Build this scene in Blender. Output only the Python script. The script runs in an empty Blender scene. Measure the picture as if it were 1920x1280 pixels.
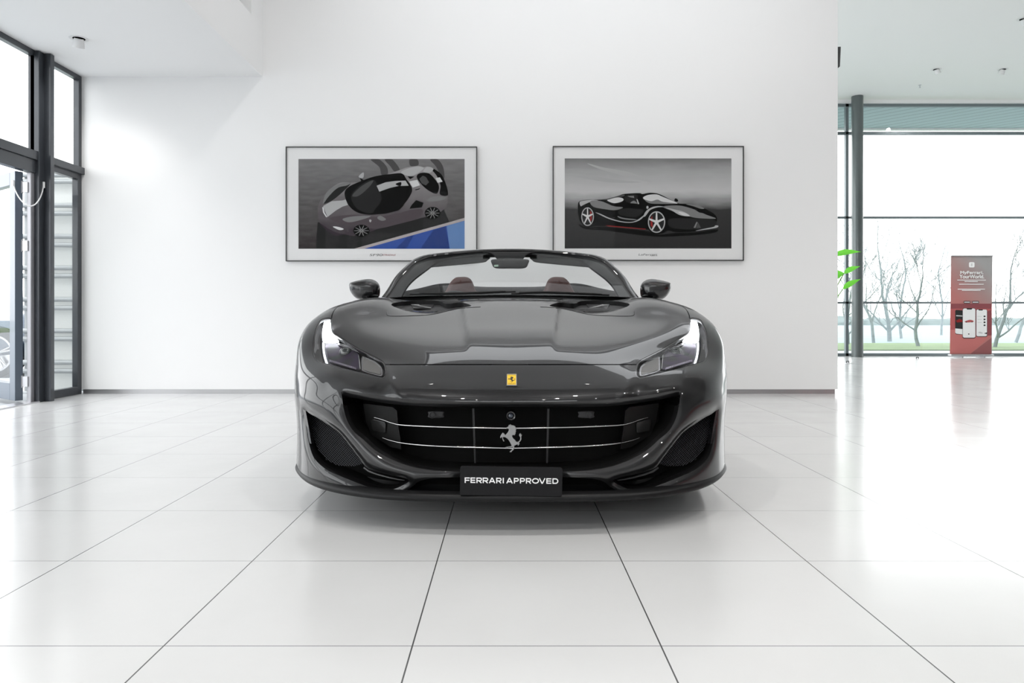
import bpy, bmesh, math, random
import numpy as np
from mathutils import Vector, Matrix
from mathutils.geometry import delaunay_2d_cdt

C = bpy.context.scene.collection
F = 1347.0          # focal length in pixels of the 1920-wide frame
HC = 0.865          # camera height
VX, VY = 953.0, 592.0
random.seed(4)

# ------------------------------------------------------------------ materials
def nt(name):
    m = bpy.data.materials.new(name); m.use_nodes = True
    return m, m.node_tree, m.node_tree.nodes['Principled BSDF']

def mat(name, col, rough=.5, metal=0., coat=0., coat_rough=.03, emit=None, estr=1., spec=.5, bump=0., bscale=200., vary=0.):
    m, t, b = nt(name)
    c = tuple(col)+(1.,)
    b.inputs['Base Color'].default_value = c
    b.inputs['Roughness'].default_value = rough
    b.inputs['Metallic'].default_value = metal
    b.inputs['Coat Weight'].default_value = coat
    b.inputs['Coat Roughness'].default_value = coat_rough
    b.inputs['Specular IOR Level'].default_value = spec
    if emit:
        b.inputs['Emission Color'].default_value = tuple(emit)+(1.,)
        b.inputs['Emission Strength'].default_value = estr
    if bump or vary:
        tc = t.nodes.new('ShaderNodeTexCoord'); n = t.nodes.new('ShaderNodeTexNoise')
        n.inputs['Scale'].default_value = bscale; n.inputs['Detail'].default_value = 4
        t.links.new(tc.outputs['Object'], n.inputs['Vector'])
        if bump:
            bp = t.nodes.new('ShaderNodeBump'); bp.inputs['Strength'].default_value = bump
            bp.inputs['Distance'].default_value = .002
            t.links.new(n.outputs['Fac'], bp.inputs['Height']); t.links.new(bp.outputs['Normal'], b.inputs['Normal'])
        if vary:
            mx = t.nodes.new('ShaderNodeMix'); mx.data_type = 'RGBA'
            mx.inputs['A'].default_value = tuple(max(0, x*(1-vary)) for x in col)+(1.,)
            mx.inputs['B'].default_value = tuple(min(1, x*(1+vary)) for x in col)+(1.,)
            t.links.new(n.outputs['Fac'], mx.inputs['Factor']); t.links.new(mx.outputs['Result'], b.inputs['Base Color'])
    return m

def glass(name, tint=(1,1,1), refl=1.0, rough=0.0):
    m = bpy.data.materials.new(name); m.use_nodes = True
    t = m.node_tree; t.nodes.clear()
    o = t.nodes.new('ShaderNodeOutputMaterial'); mix = t.nodes.new('ShaderNodeMixShader')
    tr = t.nodes.new('ShaderNodeBsdfTransparent'); gl = t.nodes.new('ShaderNodeBsdfGlossy')
    lw = t.nodes.new('ShaderNodeLayerWeight'); lw.inputs['Blend'].default_value = .5
    pw = t.nodes.new('ShaderNodeMath'); pw.operation = 'POWER'; pw.inputs[1].default_value = 5
    mu = t.nodes.new('ShaderNodeMath'); mu.operation = 'MULTIPLY_ADD'; mu.inputs[1].default_value = .9*refl; mu.inputs[2].default_value = .035*refl
    t.links.new(lw.outputs['Facing'], pw.inputs[0])
    tr.inputs['Color'].default_value = tuple(tint)+(1.,)
    gl.inputs['Roughness'].default_value = rough
    t.links.new(pw.outputs[0], mu.inputs[0]); t.links.new(mu.outputs[0], mix.inputs[0])
    t.links.new(tr.outputs[0], mix.inputs[1]); t.links.new(gl.outputs[0], mix.inputs[2])
    t.links.new(mix.outputs[0], o.inputs['Surface'])
    return m

# ------------------------------------------------------------------ object helpers
def tag(o, label=None, cat=None, group=None, kind=None):
    if label: o['label'] = label
    if cat: o['category'] = cat
    if group: o['group'] = group
    if kind: o['kind'] = kind
    return o

def empty(name, loc=(0,0,0), label=None, cat=None, group=None, kind=None):
    o = bpy.data.objects.new(name, None); C.objects.link(o); o.location = loc
    return tag(o, label, cat, group, kind)

def build(name, verts, faces, mats, parent=None, smooth=False, midx=None, normals=None):
    me = bpy.data.meshes.new(name)
    me.from_pydata([tuple(map(float, v)) for v in verts], [], [tuple(map(int, f)) for f in faces])
    if not isinstance(mats, (list, tuple)): mats = [mats]
    for m in mats: me.materials.append(m)
    if midx is not None: me.polygons.foreach_set('material_index', list(map(int, midx)))
    if smooth:
        me.polygons.foreach_set('use_smooth', [True]*len(me.polygons))
        if smooth is not True:      # angle in degrees
            me.set_sharp_from_angle(angle=math.radians(smooth))
    me.update()
    if normals is not None:
        me.normals_split_custom_set_from_vertices([tuple(map(float, n)) for n in normals])
    o = bpy.data.objects.new(name, me); C.objects.link(o)
    if parent: o.parent = parent
    return o

class MB:
    """collects verts/faces of one mesh"""
    def __init__(s): s.v = []; s.f = []; s.m = []
    def add(s, vs, fs, mi=0):
        k = len(s.v); s.v += [tuple(v) for v in vs]; s.f += [tuple(i+k for i in f) for f in fs]; s.m += [mi]*len(fs); return s
    def box(s, x0, x1, y0, y1, z0, z1, mi=0):
        vs = [(x,y,z) for z in (z0,z1) for y in (y0,y1) for x in (x0,x1)]
        return s.add(vs, [(0,2,3,1),(4,5,7,6),(0,1,5,4),(2,6,7,3),(0,4,6,2),(1,3,7,5)], mi)
    def obox(s, c, ax, ay, az, mi=0):
        c, ax, ay, az = map(Vector, (c, ax, ay, az))
        vs = [c+ax*i+ay*j+az*k for k in (-1,1) for j in (-1,1) for i in (-1,1)]
        return s.add(vs, [(0,2,3,1),(4,5,7,6),(0,1,5,4),(2,6,7,3),(0,4,6,2),(1,3,7,5)], mi)
    def tube(s, pts, r, n=10, caps=True, mi=0, squash=None):
        pts = [Vector(p) for p in pts]; L = len(pts)
        rs = r if isinstance(r, (list, tuple)) else [r]*L
        ring = []; ref = None
        for i, p in enumerate(pts):
            d = (pts[min(i+1, L-1)]-pts[max(i-1, 0)]).normalized()
            if ref is None:
                ref = Vector((0,0,1)) if abs(d.z) < .9 else Vector((1,0,0))
            a = d.cross(ref).normalized(); b = a.cross(d).normalized(); ref = b
            sq = squash or 1.
            ring.append([p+a*math.cos(2*math.pi*k/n)*rs[i]+b*math.sin(2*math.pi*k/n)*rs[i]*sq for k in range(n)])
        vs = [v for q in ring for v in q]
        fs = [(i*n+k, i*n+(k+1) % n, (i+1)*n+(k+1) % n, (i+1)*n+k) for i in range(L-1) for k in range(n)]
        if caps: fs += [tuple(range(n))[::-1], tuple((L-1)*n+k for k in range(n))]
        return s.add(vs, fs, mi)
    def lathe(s, prof, c, axis='z', n=24, mi=0, caps=True):
        """prof: [(r,h)]"""
        vs = []
        for r, h in prof:
            for k in range(n):
                a = 2*math.pi*k/n; p = (r*math.cos(a), r*math.sin(a), h)
                if axis == 'x': p = (h, p[0], p[1])
                elif axis == 'y': p = (p[0], h, p[1])
                vs.append((p[0]+c[0], p[1]+c[1], p[2]+c[2]))
        L = len(prof)
        fs = [(i*n+k, i*n+(k+1) % n, (i+1)*n+(k+1) % n, (i+1)*n+k) for i in range(L-1) for k in range(n)]
        if caps and prof[0][0] > 1e-6: fs.append(tuple(range(n))[::-1])
        if caps and prof[-1][0] > 1e-6: fs.append(tuple((L-1)*n+k for k in range(n)))
        return s.add(vs, fs, mi)
    def prism(s, pts, off, mi=0):
        """closed planar outline pts (3D), extruded by vector off"""
        n = len(pts); off = Vector(off); a = [Vector(p) for p in pts]
        vs = a+[p+off for p in a]
        fs = [tuple(range(n)), tuple(range(2*n-1, n-1, -1))]+[(i, i+n, (i+1) % n+n, (i+1) % n) for i in range(n)]
        return s.add(vs, fs, mi)
    def flat(s, pts, mi=0):
        return s.add(pts, [tuple(range(len(pts)))], mi)
    def grid(s, G, mi=0, closed=False):
        nv = len(G); nu = len(G[0]); vs = [p for r in G for p in r]
        fs = [(j*nu+i, j*nu+(i+1) % nu, (j+1)*nu+(i+1) % nu, (j+1)*nu+i) for j in range(nv-1) for i in range(nu if closed else nu-1)]
        return s.add(vs, fs, mi)
    def mirror(s):
        n = MB(); n.v = [(-x, y, z) for x, y, z in s.v]; n.f = [f[::-1] for f in s.f]; n.m = list(s.m); return n
    def fix(s):
        bm = bmesh.new(); vs = [bm.verts.new(v) for v in s.v]
        for f, m in zip(s.f, s.m):
            try:
                q = bm.faces.new([vs[i] for i in f]); q.material_index = m
            except ValueError: pass
        bmesh.ops.recalc_face_normals(bm, faces=bm.faces[:]); bm.verts.index_update()
        s.v = [tuple(v.co) for v in bm.verts]; s.f = [tuple(v.index for v in q.verts) for q in bm.faces]; s.m = [q.material_index for q in bm.faces]
        bm.free(); return s
    def build(s, name, mats, parent=None, smooth=False, bevel=0., fix=True):
        if fix: s.fix()
        o = build(name, s.v, s.f, mats, parent, smooth, s.m)
        if bevel:
            b = o.modifiers.new('b', 'BEVEL'); b.width = bevel; b.segments = 2; b.limit_method = 'ANGLE'; b.angle_limit = .6
        return o

def struct(o): o['kind'] = 'structure'; return o

def smooth_poly(pts, n=6, closed=True):
    P = np.array(pts, float); N = len(P); out = []
    rng = range(N if closed else N-1)
    for i in rng:
        if closed: p0, p1, p2, p3 = P[i-1], P[i], P[(i+1) % N], P[(i+2) % N]
        else: p0, p1, p2, p3 = P[max(i-1,0)], P[i], P[i+1], P[min(i+2,N-1)]
        for k in range(n):
            t = k/n
            out.append(.5*((2*p1)+(-p0+p2)*t+(2*p0-5*p1+4*p2-p3)*t*t+(-p0+3*p1-3*p2+p3)*t**3))
    if not closed: out.append(P[-1])
    return np.array(out)

def resample(P, step, closed=True):
    P = np.array(P, float); Q = np.vstack([P, P[:1]]) if closed else P
    out = []
    for a, b in zip(Q[:-1], Q[1:]):
        n = max(1, int(round(np.linalg.norm(b-a)/step)))
        for k in range(n): out.append(a+(b-a)*k/n)
    if not closed: out.append(Q[-1])
    return np.array(out)

def offset_poly(P, r):
    P = np.array(P, float); T = np.roll(P, -1, 0)-np.roll(P, 1, 0)
    T /= np.linalg.norm(T, axis=1)[:, None]+1e-9
    Nn = np.stack([-T[:, 1], T[:, 0]], 1)
    A = .5*np.sum(P[:, 0]*np.roll(P[:, 1], -1)-np.roll(P[:, 0], -1)*P[:, 1])
    return P+Nn*(r if A > 0 else -r)       # r>0: inward

def pillow(outline, yc, tf, tb, n=7, power=.5, centre=None):
    """rounded solid from a 2D outline (x,z); yc mid depth, tf/tb thickness to the front/back"""
    P = np.array(outline, float); c = np.array(centre) if centre is not None else P.mean(0)
    rows = []
    for k in range(-n, n+1):
        a = k/n*math.pi/2; sc = max(math.cos(a), 0)**power; y = yc+(math.sin(a)*(tb if k > 0 else tf))
        rows.append([(c[0]+(q[0]-c[0])*max(sc, 1e-3), y, c[1]+(q[1]-c[1])*max(sc, 1e-3)) for q in P])
    m = MB(); m.grid(rows, closed=True)
    L = len(P); m.f += [tuple(range(L)), tuple((2*n)*L+i for i in range(L))]; m.m += [0, 0]
    return m

def text_mesh(body, size, width=None):
    cu = bpy.data.curves.new('t', 'FONT'); cu.body = body; cu.size = size; cu.align_x = 'CENTER'; cu.align_y = 'CENTER'
    cu.extrude = 0.
    o = bpy.data.objects.new('t', cu); C.objects.link(o)
    dg = bpy.context.evaluated_depsgraph_get(); dg.update()
    me = bpy.data.meshes.new_from_object(o.evaluated_get(dg))
    vs = [tuple(v.co) for v in me.vertices]; fs = [tuple(p.vertices) for p in me.polygons]
    bpy.data.objects.remove(o); bpy.data.meshes.remove(me); bpy.data.curves.remove(cu)
    A = np.array(vs)
    A[:, 0] -= (A[:, 0].min()+A[:, 0].max())/2; A[:, 1] -= (A[:, 1].min()+A[:, 1].max())/2
    if width: A[:, 0] *= width/(A[:, 0].max()-A[:, 0].min())
    return A, fs

def W(px, py, Y): return ((px-VX)/F*Y, Y, HC-(py-VY)/F*Y)

# ------------------------------------------------------------------ materials list
M = {}
M['paint'] = mat('car_paint', (.026,.026,.027), .34, .7, .9, .012, spec=.1)
M['black_gloss'] = mat('gloss_black', (.008,.008,.009), .15, 0, .6)
M['black_matt'] = mat('matt_black', (.012,.012,.013), .55)
M['black_void'] = mat('duct_black', (.003,.003,.003), .8, spec=.1)
M['carbon'] = mat('splitter_black', (.007,.007,.0075), .38, 0, 0, spec=.22)
M['trim_grey'] = mat('pillar_trim', (.045,.045,.047), .75)
M['chrome'] = mat('chrome', (.62,.62,.62), .12, 1.)
M['silver'] = mat('silver', (.36,.36,.36), .3, 1.)
M['rubber'] = mat('tyre', (.02,.02,.02), .8)
M['rim'] = mat('rim_grey', (.35,.35,.36), .3, .9)
M['leather'] = mat('leather', (.07,.028,.026), .5, bump=.2, bscale=300)
M['dash'] = mat('dashboard', (.007,.007,.0075), .6, bump=.2, bscale=400)
M['steel'] = mat('window_frame_steel', (.045,.05,.058), .32, .3, .3)
M['alu'] = mat('aluminium', (.62,.62,.64), .3, .8)
M['glass'] = glass('window_glass', (.985,.99,.985), 1.)
M['lens'] = glass('lamp_cover', (.95,.95,.95), .5)
M['screen'] = glass('windscreen_glass', (.86,.88,.88), .45)
M['white_plastic'] = mat('white_plastic', (.8,.8,.8), .4)
SPOT_A, SPOT_B, SPOT_C = 30, 90, 135
# ------------------------------------------------------------------ world, camera, lights
sc = bpy.context.scene
w = bpy.data.worlds.new('sky'); sc.world = w; w.use_nodes = True
t = w.node_tree; bg = t.nodes['Background']
tc = t.nodes.new('ShaderNodeTexCoord'); sx = t.nodes.new('ShaderNodeSeparateXYZ'); rp = t.nodes.new('ShaderNodeValToRGB')
t.links.new(tc.outputs['Generated'], sx.inputs[0]); t.links.new(sx.outputs['Z'], rp.inputs[0])
rp.color_ramp.elements[0].position = 0.0; rp.color_ramp.elements[0].color = (.985,.992,1,1)
rp.color_ramp.elements[1].position = .7; rp.color_ramp.elements[1].color = (.95,.975,1,1)
t.links.new(rp.outputs[0], bg.inputs['Color']); bg.inputs['Strength'].default_value = 3.4

cam = bpy.data.cameras.new('camera'); co = bpy.data.objects.new('camera', cam); C.objects.link(co)
co.location = (0, 0, HC); co.rotation_euler = (math.pi/2, 0, 0)
cam.sensor_width = 36; cam.lens = F/1920*36
cam.shift_x = 7/1920; cam.shift_y = -48/1920; cam.clip_end = 500
sc.camera = co
sc.view_settings.view_transform = 'Standard'; sc.view_settings.look = 'None'
sc.view_settings.gamma = 1; sc.view_settings.exposure = 0.19; sc.view_settings.use_curve_mapping = False
sc.cycles.max_bounces = 8; sc.cycles.diffuse_bounces = 6; sc.cycles.glossy_bounces = 5; sc.cycles.transparent_max_bounces = 16
sc.cycles.use_denoising = True; sc.cycles.sample_clamp_indirect = 6; sc.cycles.caustics_reflective = False; sc.cycles.caustics_refractive = False

def area(name, loc, rot, sx_, sy_, power, col=(1,1,1), portal=False):
    l = bpy.data.lights.new(name, 'AREA'); l.shape = 'RECTANGLE'; l.size = sx_; l.size_y = sy_; l.energy = power; l.color = col
    o = bpy.data.objects.new(name, l); C.objects.link(o); o.location = loc; o.rotation_euler = rot
    if portal: l.cycles.is_portal = True
    return o

area('daylight_left', (-4.9, 0, 1.75), (0, -math.pi/2, 0), 3.5, 14, 1, portal=True)
area('daylight_facade', (5.5, 15.7, 2.7), (-math.pi/2, 0, 0), 21, 5.4, 1, portal=True)
area('daylight_rear', (-.6, -7.1, 3.95), (math.pi/2, 0, 0), 8.2, 1.9, 1, portal=True)
# ------------------------------------------------------------------ room
XL, XR, YW, YB, YF, ZC = -4.75, 3.66, 7.98, -7.0, 15.5, 5.49
XE = 16.0
m_wall = mat('wall_paint', (.88,.88,.88), .6, bump=.03, bscale=60)
m_ceil = mat('ceiling_paint', (.90,.90,.90), .7)

# floor with tile joints
m, t, b = nt('floor_tiles')
tc = t.nodes.new('ShaderNodeTexCoord'); sp = t.nodes.new('ShaderNodeSeparateXYZ'); t.links.new(tc.outputs['Object'], sp.inputs[0])
def mth(op, a, bb=None, cc=None):
    n = t.nodes.new('ShaderNodeMath'); n.operation = op
    for i, v in enumerate((a, bb, cc)):
        if v is None: continue
        if isinstance(v, (int, float)): n.inputs[i].default_value = v
        else: t.links.new(v, n.inputs[i])
    return n.outputs[0]
TX, TY, X0, Y0 = .652, .6535, -.2515, 1.884
def joint(c, o, s, hw):
    f = mth('FRACT', mth('DIVIDE', mth('SUBTRACT', c, o), s))
    d = mth('MULTIPLY', mth('MINIMUM', f, mth('SUBTRACT', 1., f)), s)
    return mth('LESS_THAN', d, hw)
jx = joint(sp.outputs['X'], X0, TX, .0021); jy = joint(sp.outputs['Y'], Y0, TY, .0013)
j = mth('MAXIMUM', jx, jy)
wx = mth('FLOOR', mth('DIVIDE', mth('SUBTRACT', sp.outputs['X'], X0), TX)); wy = mth('FLOOR', mth('DIVIDE', mth('SUBTRACT', sp.outputs['Y'], Y0), TY))
cb = t.nodes.new('ShaderNodeCombineXYZ'); t.links.new(wx, cb.inputs[0]); t.links.new(wy, cb.inputs[1])
wn = t.nodes.new('ShaderNodeTexWhiteNoise'); wn.noise_dimensions = '2D'; t.links.new(cb.outputs[0], wn.inputs['Vector'])
ns = t.nodes.new('ShaderNodeTexNoise'); ns.inputs['Scale'].default_value = 2.2; ns.inputs['Detail'].default_value = 6; t.links.new(tc.outputs['Object'], ns.inputs['Vector'])
val = mth('ADD', mth('MULTIPLY_ADD', wn.outputs['Value'], .02, .62), mth('MULTIPLY', ns.outputs['Fac'], .05))
val = mth('MULTIPLY', val, mth('SUBTRACT', 1., mth('MULTIPLY', j, .88)))
cc_ = t.nodes.new('ShaderNodeCombineColor'); 
for k in range(3): t.links.new(val, cc_.inputs[k])
t.links.new(cc_.outputs[0], b.inputs['Base Color'])
b.inputs['Specular IOR Level'].default_value = .7
t.links.new(mth('MULTIPLY_ADD', ns.outputs['Fac'], .08, .15), b.inputs['Roughness'])
n2 = t.nodes.new('ShaderNodeTexNoise'); n2.inputs['Scale'].default_value = 14; n2.inputs['Detail'].default_value = 2; t.links.new(tc.outputs['Object'], n2.inputs['Vector'])
bp = t.nodes.new('ShaderNodeBump'); bp.inputs['Strength'].default_value = .25; bp.inputs['Distance'].default_value = .0012
t.links.new(n2.outputs['Fac'], bp.inputs['Height']); t.links.new(bp.outputs['Normal'], b.inputs['Normal'])
m_floor = m

struct(MB().box(XL-.06, XE, YB-.05, YF+.02, -.12, 0).build('floor', m_floor))
# ceiling : hall slab + lower bulkhead on the window side
SX0, SX1, SY0, SY1 = -1.7, 3.3, 6.1, 7.5
YD = 4.2
struct(MB().box(-2.73, XE+.2, YB-.05, YD, ZC, ZC+.2).build('ceiling_rear', mat('ceiling_dark', (.22,.22,.22), .8)))  # unseen rear slab, darkened so the car's nose reflects less light
cl_ = MB().box(-2.73, SX0, YD, YF+.02, ZC, ZC+.2).box(SX1, XE+.2, YD, YF+.02, ZC, ZC+.2).box(SX0, SX1, YD, SY0, ZC, ZC+.2).box(SX0, SX1, SY1, YF+.02, ZC, ZC+.2)
struct(cl_.build('ceiling', m_ceil))
# rooflight added out of view to light the wall and reflect in the bonnet
rl = MB().box(SX0, SX1, SY0, SY0+.05, ZC+.2, ZC+.3).box(SX0, SX1, SY1-.05, SY1, ZC+.2, ZC+.3).box(SX0, SX0+.05, SY0, SY1, ZC+.2, ZC+.3).box(SX1-.05, SX1, SY0, SY1, ZC+.2, ZC+.3)
rl = struct(rl.build('window_rooflight', M['steel'])); MB().box(SX0, SX1, SY0, SY1, ZC+.21, ZC+.22).build('glass_pane', glass('rooflight_glass', (.88,.88,.88), 1.), rl)
area('daylight_roof', ((SX0+SX1)/2, (SY0+SY1)/2, ZC+.35), (0, 0, 0), SX1-SX0, SY1-SY0, 1, portal=True)
# bulkhead with a recessed niche in its side face
nb = MB()
nb.box(XL-.06, -2.73, YB-.05, 6.2, 3.52, ZC+.2).box(XL-.06, -2.73, 7.63, YW, 3.52, ZC+.2)
nb.box(XL-.06, -2.73, 6.2, 7.63, 3.52, 4.07).box(XL-.06, -2.73, 6.2, 7.63, 5.0, ZC+.2).box(XL-.06, -2.85, 6.2, 7.63, 4.07, 5.0)
struct(nb.build('ceiling_bulkhead', m_ceil))
struct(MB().box(-2.85, -2.842, 6.2, 7.63, 4.07, 5.0).build('trim_1', mat('niche_panel', (.62,.62,.62), .6)))
# partition wall behind the car, its foot stands clear of the floor over a metal plinth
struct(MB().box(XL-.06, XR, YW, YW+.24, .05, ZC).build('wall_back', m_wall))
m_skirt = mat('skirting_metal', (.42,.42,.43), .3, .8)
struct(MB().box(XL+.02, XR-.025, YW+.012, YW+.22, .0, .052).build('baseboard_back', m_skirt))
# far walls, right and rear
struct(MB().box(XE, XE+.2, YB-.05, YF, 0, ZC).build('wall_right', m_wall))
struct(MB().box(XL-.06, 3.5, YB-.25, YB, 0, 3.0).box(3.5, XE, YB-.25, YB, 0, ZC).box(XL-.06, 3.5, YB-.25, YB, 4.9, ZC).build('wall_rear', m_wall))
rw = MB()
for z in (3.03, 4.87): rw.box(XL, 3.5, YB-.12, YB-.05, z-.03, z+.03)
for x in (-4.72, -3.1, -1.5, .1, 1.7, 3.45): rw.box(x-.03, x+.03, YB-.12, YB-.05, 3.0, 4.9)
struct(rw.build('window_4', M['steel']))

# ------------------------------------------------------------------ left glazed wall
def leftframe(name, y0, y1, z0, z1, fw=.06, x0=-4.80, x1=-4.735, glassx=-4.77, fb=None):
    g = MB(); fb = fb or fw
    g.box(x0, x1, y0, y0+fw, z0, z1).box(x0, x1, y1-fw, y1, z0, z1).box(x0, x1, y0+fw, y1-fw, z1-fw, z1).box(x0, x1, y0+fw, y1-fw, z0, z0+fb)
    o = struct(g.build(name, M['steel'], bevel=.004))
    p = MB().box(glassx-.004, glassx+.004, y0+fw-.01, y1-fw+.01, z0+fb-.01, z1-fw+.01).build('glass_pane', M['glass'], o)
    return o
# bay next to the wall
leftframe('window_1', 7.31, 7.975, 2.44, 3.52, .05)
leftframe('window_2', 7.31, 7.975, 0.0, 2.44, .07, fb=.085)
# bay over the door
leftframe('window_3', 4.9, 7.235, 2.44, 3.52, .055)
pm = MB().box(-4.83, -4.625, 7.262, 7.322, 0, 3.515).box(-4.778, -4.69, 7.18, 7.262, 0, 3.515)
struct(pm.build('window_post', M['steel'], bevel=.004))
tr_ = MB().box(-4.81, -4.70, 4.9, 7.262, 2.42, 2.51).box(-4.80, -4.72, 4.9, 7.2, 2.29, 2.42)
tr_.box(-4.81, -4.70, 7.322, 7.975, 2.43, 2.505)
struct(tr_.build('window_transom', M['steel'], bevel=.004))
# jamb of the doorway in bare aluminium, threshold, hinges
dj = MB().box(-4.775, -4.735, 7.125, 7.18, 0, 2.29)
jamb = struct(dj.build('door_1', mat('jamb_alu', (.40,.40,.42), .4, .6), bevel=.004))
for z in (2.14, 1.56, .215):
    MB().tube([(-4.822, 7.115, z-.06), (-4.822, 7.115, z+.06)], .016, 12).box(-4.822, -4.76, 7.11, 7.13, z-.05, z+.05).build('hinge', M['alu'], jamb, smooth=40)
MB().box(-4.84, -4.68, 6.0, 7.18, 0.0, .012).build('threshold', M['alu'], jamb)
# open leaf
c0 = Vector((-4.846, 7.057, 0)); du = Vector((-.81, .587, 0)); dn = Vector((.587, .81, 0)); LW = .98
def leafbox(g, t0, t1, n0, n1, z0, z1):
    c = c0+du*(t0+t1)/2+dn*(n0+n1)/2+Vector((0, 0, (z0+z1)/2))
    g.obox(c, du*(t1-t0)/2, dn*(n1-n0)/2, Vector((0, 0, (z1-z0)/2)))
lf = MB()
for a in ((0, .13, 0, .07, .03, 2.29), (LW-.13, LW, 0, .07, .03, 2.29), (.13, LW-.13, 0, .07, 2.16, 2.29), (.13, LW-.13, 0, .07, .03, .20)): leafbox(lf, *a)
leaf = lf.build('door_leaf', mat('door_leaf_blue_grey', (.10,.125,.16), .3, .2, .3), jamb, bevel=.004); leaf['label'] = 'open blue grey door leaf'
gp = MB(); leafbox(gp, .12, LW-.12, .03, .04, .19, 2.17); gp.build('glass_pane', M['glass'], leaf)
hd = MB(); q = c0+du*(LW-.06)-dn*.05; hd.tube([q+Vector((0, 0, .8)), q+Vector((0, 0, 1.5))], .012)
for z in (.85, 1.45): hd.tube([q+Vector((0, 0, z)), q+dn*.06+Vector((0, 0, z))], .008)
hd.build('handle', M['alu'], leaf, smooth=40)
# the door cable
cab = []
a_, b_ = Vector((-4.855, 7.045, 2.165)), Vector((-4.685, 7.245, 2.185))
for k in range(21):
    s = k/20; p = a_.lerp(b_, s); p.z -= .225*(1-(2*s-1)**2)**.75; p.y -= .05*math.sin(math.pi*s); p.x += .05*math.sin(math.pi*s); cab.append(p)
cm = MB().tube(cab, .006, 8); cm.tube([a_-Vector((0, 0, .03)), a_+Vector((0, 0, .03))], .012, 8); cm.tube([b_-Vector((0, 0, .03)), b_+Vector((0, 0, .03))], .012, 8)
tag(cm.build('door_cable', M['white_plastic'], smooth=40), 'thin white looped cable hanging between the open door leaf and its post', 'cable')
# further bays towards the camera and behind it
for n_, (ya, yb) in enumerate(((2.5, 4.9), (.1, 2.5), (-2.3, .1), (-4.7, -2.3), (-7.0, -4.7))):
    leftframe('window_%d' % (5+n_*2), ya, yb, 2.44, 3.52, .05)
    leftframe('window_%d' % (6+n_*2), ya, yb, 0, 2.44, .06, fb=.09)
    struct(MB().box(-4.83, -4.63, yb-.03, yb+.03, 0, 3.515).build('window_post', M['steel']))

# ------------------------------------------------------------------ far right facade
fr = MB(); m_rail = mat('facade_steel', (.20,.235,.25), .35, .4)
XA, XB = -4.75, XE
for z, h in ((4.80, .03), (2.985, .022), (1.15, .022), (.03, .03), (5.40, .03)): fr.box(XA, XB, YF-.03, YF+.04, z-h, z+h)
for x in (-3.0, -.4, 2.2, 4.8, 7.30, 12.5, 15.9): fr.box(x-.03, x+.03, YF-.03, YF+.05, 0, 5.45)
fo = struct(fr.build('window_facade', m_rail))
MB().box(XA, XB, YF+.02, YF+.028, .03, 5.45).build('glass_pane', M['glass'], fo)
struct(MB().box(XR, XE, YF-.10, YF-.04, 5.43, ZC).build('trim_2', m_ceil))
ccol = MB().lathe([(.116, 0), (.116, 5.49)], (7.36, 15.15, 0), n=32)
struct(ccol.build('column', mat('column_paint', (.12,.14,.14), .3, .5, .4), smooth=40))
# canopy outside
m_can, t, b = nt('canopy_boards'); tc = t.nodes.new('ShaderNodeTexCoord'); wv = t.nodes.new('ShaderNodeTexWave'); wv.bands_direction = 'DIAGONAL'
wv.inputs['Scale'].default_value = 1.6; rp = t.nodes.new('ShaderNodeValToRGB'); t.links.new(tc.outputs['Object'], wv.inputs['Vector']); t.links.new(wv.outputs['Fac'], rp.inputs[0])
rp.color_ramp.elements[0].position = .02; rp.color_ramp.elements[0].color = (.20,.27,.30,1); rp.color_ramp.elements[1].position = .06; rp.color_ramp.elements[1].color = (.40,.50,.54,1)
t.links.new(rp.outputs[0], b.inputs['Base Color'])
struct(MB().box(-5, 20, YF+.05, 17.75, 5.50, 5.60).build('canopy_soffit', m_can))
struct(MB().box(-5, 20, 17.75, 17.85, 5.46, 5.62).build('canopy_edge', m_wall))

# ------------------------------------------------------------------ outside ground, field
m_pave = mat('paving', (.45,.47,.49), .8, vary=.15, bscale=3)
m_grass = mat('grass', (.15,.22,.11), .9, vary=.4, bscale=1.5)
m_field = mat('field', (.22,.28,.30), .9, vary=.2, bscale=.3)
struct(MB().box(-60, 60, -40, 18.3, -.25, -.02).build('ground_paving', m_pave))
struct(MB().box(-80, 120, 18.3, 23, -.25, 0.0).build('ground_grass', m_grass))
struct(MB().box(-150, 250, 23, 160, -.25, -.03).build('ground_field', m_field))
# ------------------------------------------------------------------ the sports car
CX, CY = .0116, 2.83
car = empty('sports_car', (CX, CY, 0), 'dark grey open-top sports car with lit headlights facing the camera on white tiles', 'car')

def nspline(t, Y):
    """natural cubic spline through Y (n,...) at knots t; returns evaluator"""
    t = np.array(t, float); Y = np.array(Y, float); n = len(t); h = np.diff(t); sh = Y.shape[1:]; Z = Y.reshape(n, -1)
    A = np.eye(n); R = np.zeros_like(Z)
    for i in range(1, n-1):
        A[i, i-1] = h[i-1]; A[i, i] = 2*(h[i-1]+h[i]); A[i, i+1] = h[i]
        R[i] = 6*((Z[i+1]-Z[i])/h[i]-(Z[i]-Z[i-1])/h[i-1])
    Mm = np.linalg.solve(A, R)
    def ev(x):
        x = np.array(x, float); k = np.clip(np.searchsorted(t, x)-1, 0, n-2); H = h[k][:, None]
        a = (t[k+1]-x)[:, None]/H; bb = (x-t[k])[:, None]/H
        r = a*Z[k]+bb*Z[k+1]+((a**3-a)*Mm[k]+(bb**3-bb)*Mm[k+1])*H*H/6
        return r.reshape((len(x),)+sh)
    return ev

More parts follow.
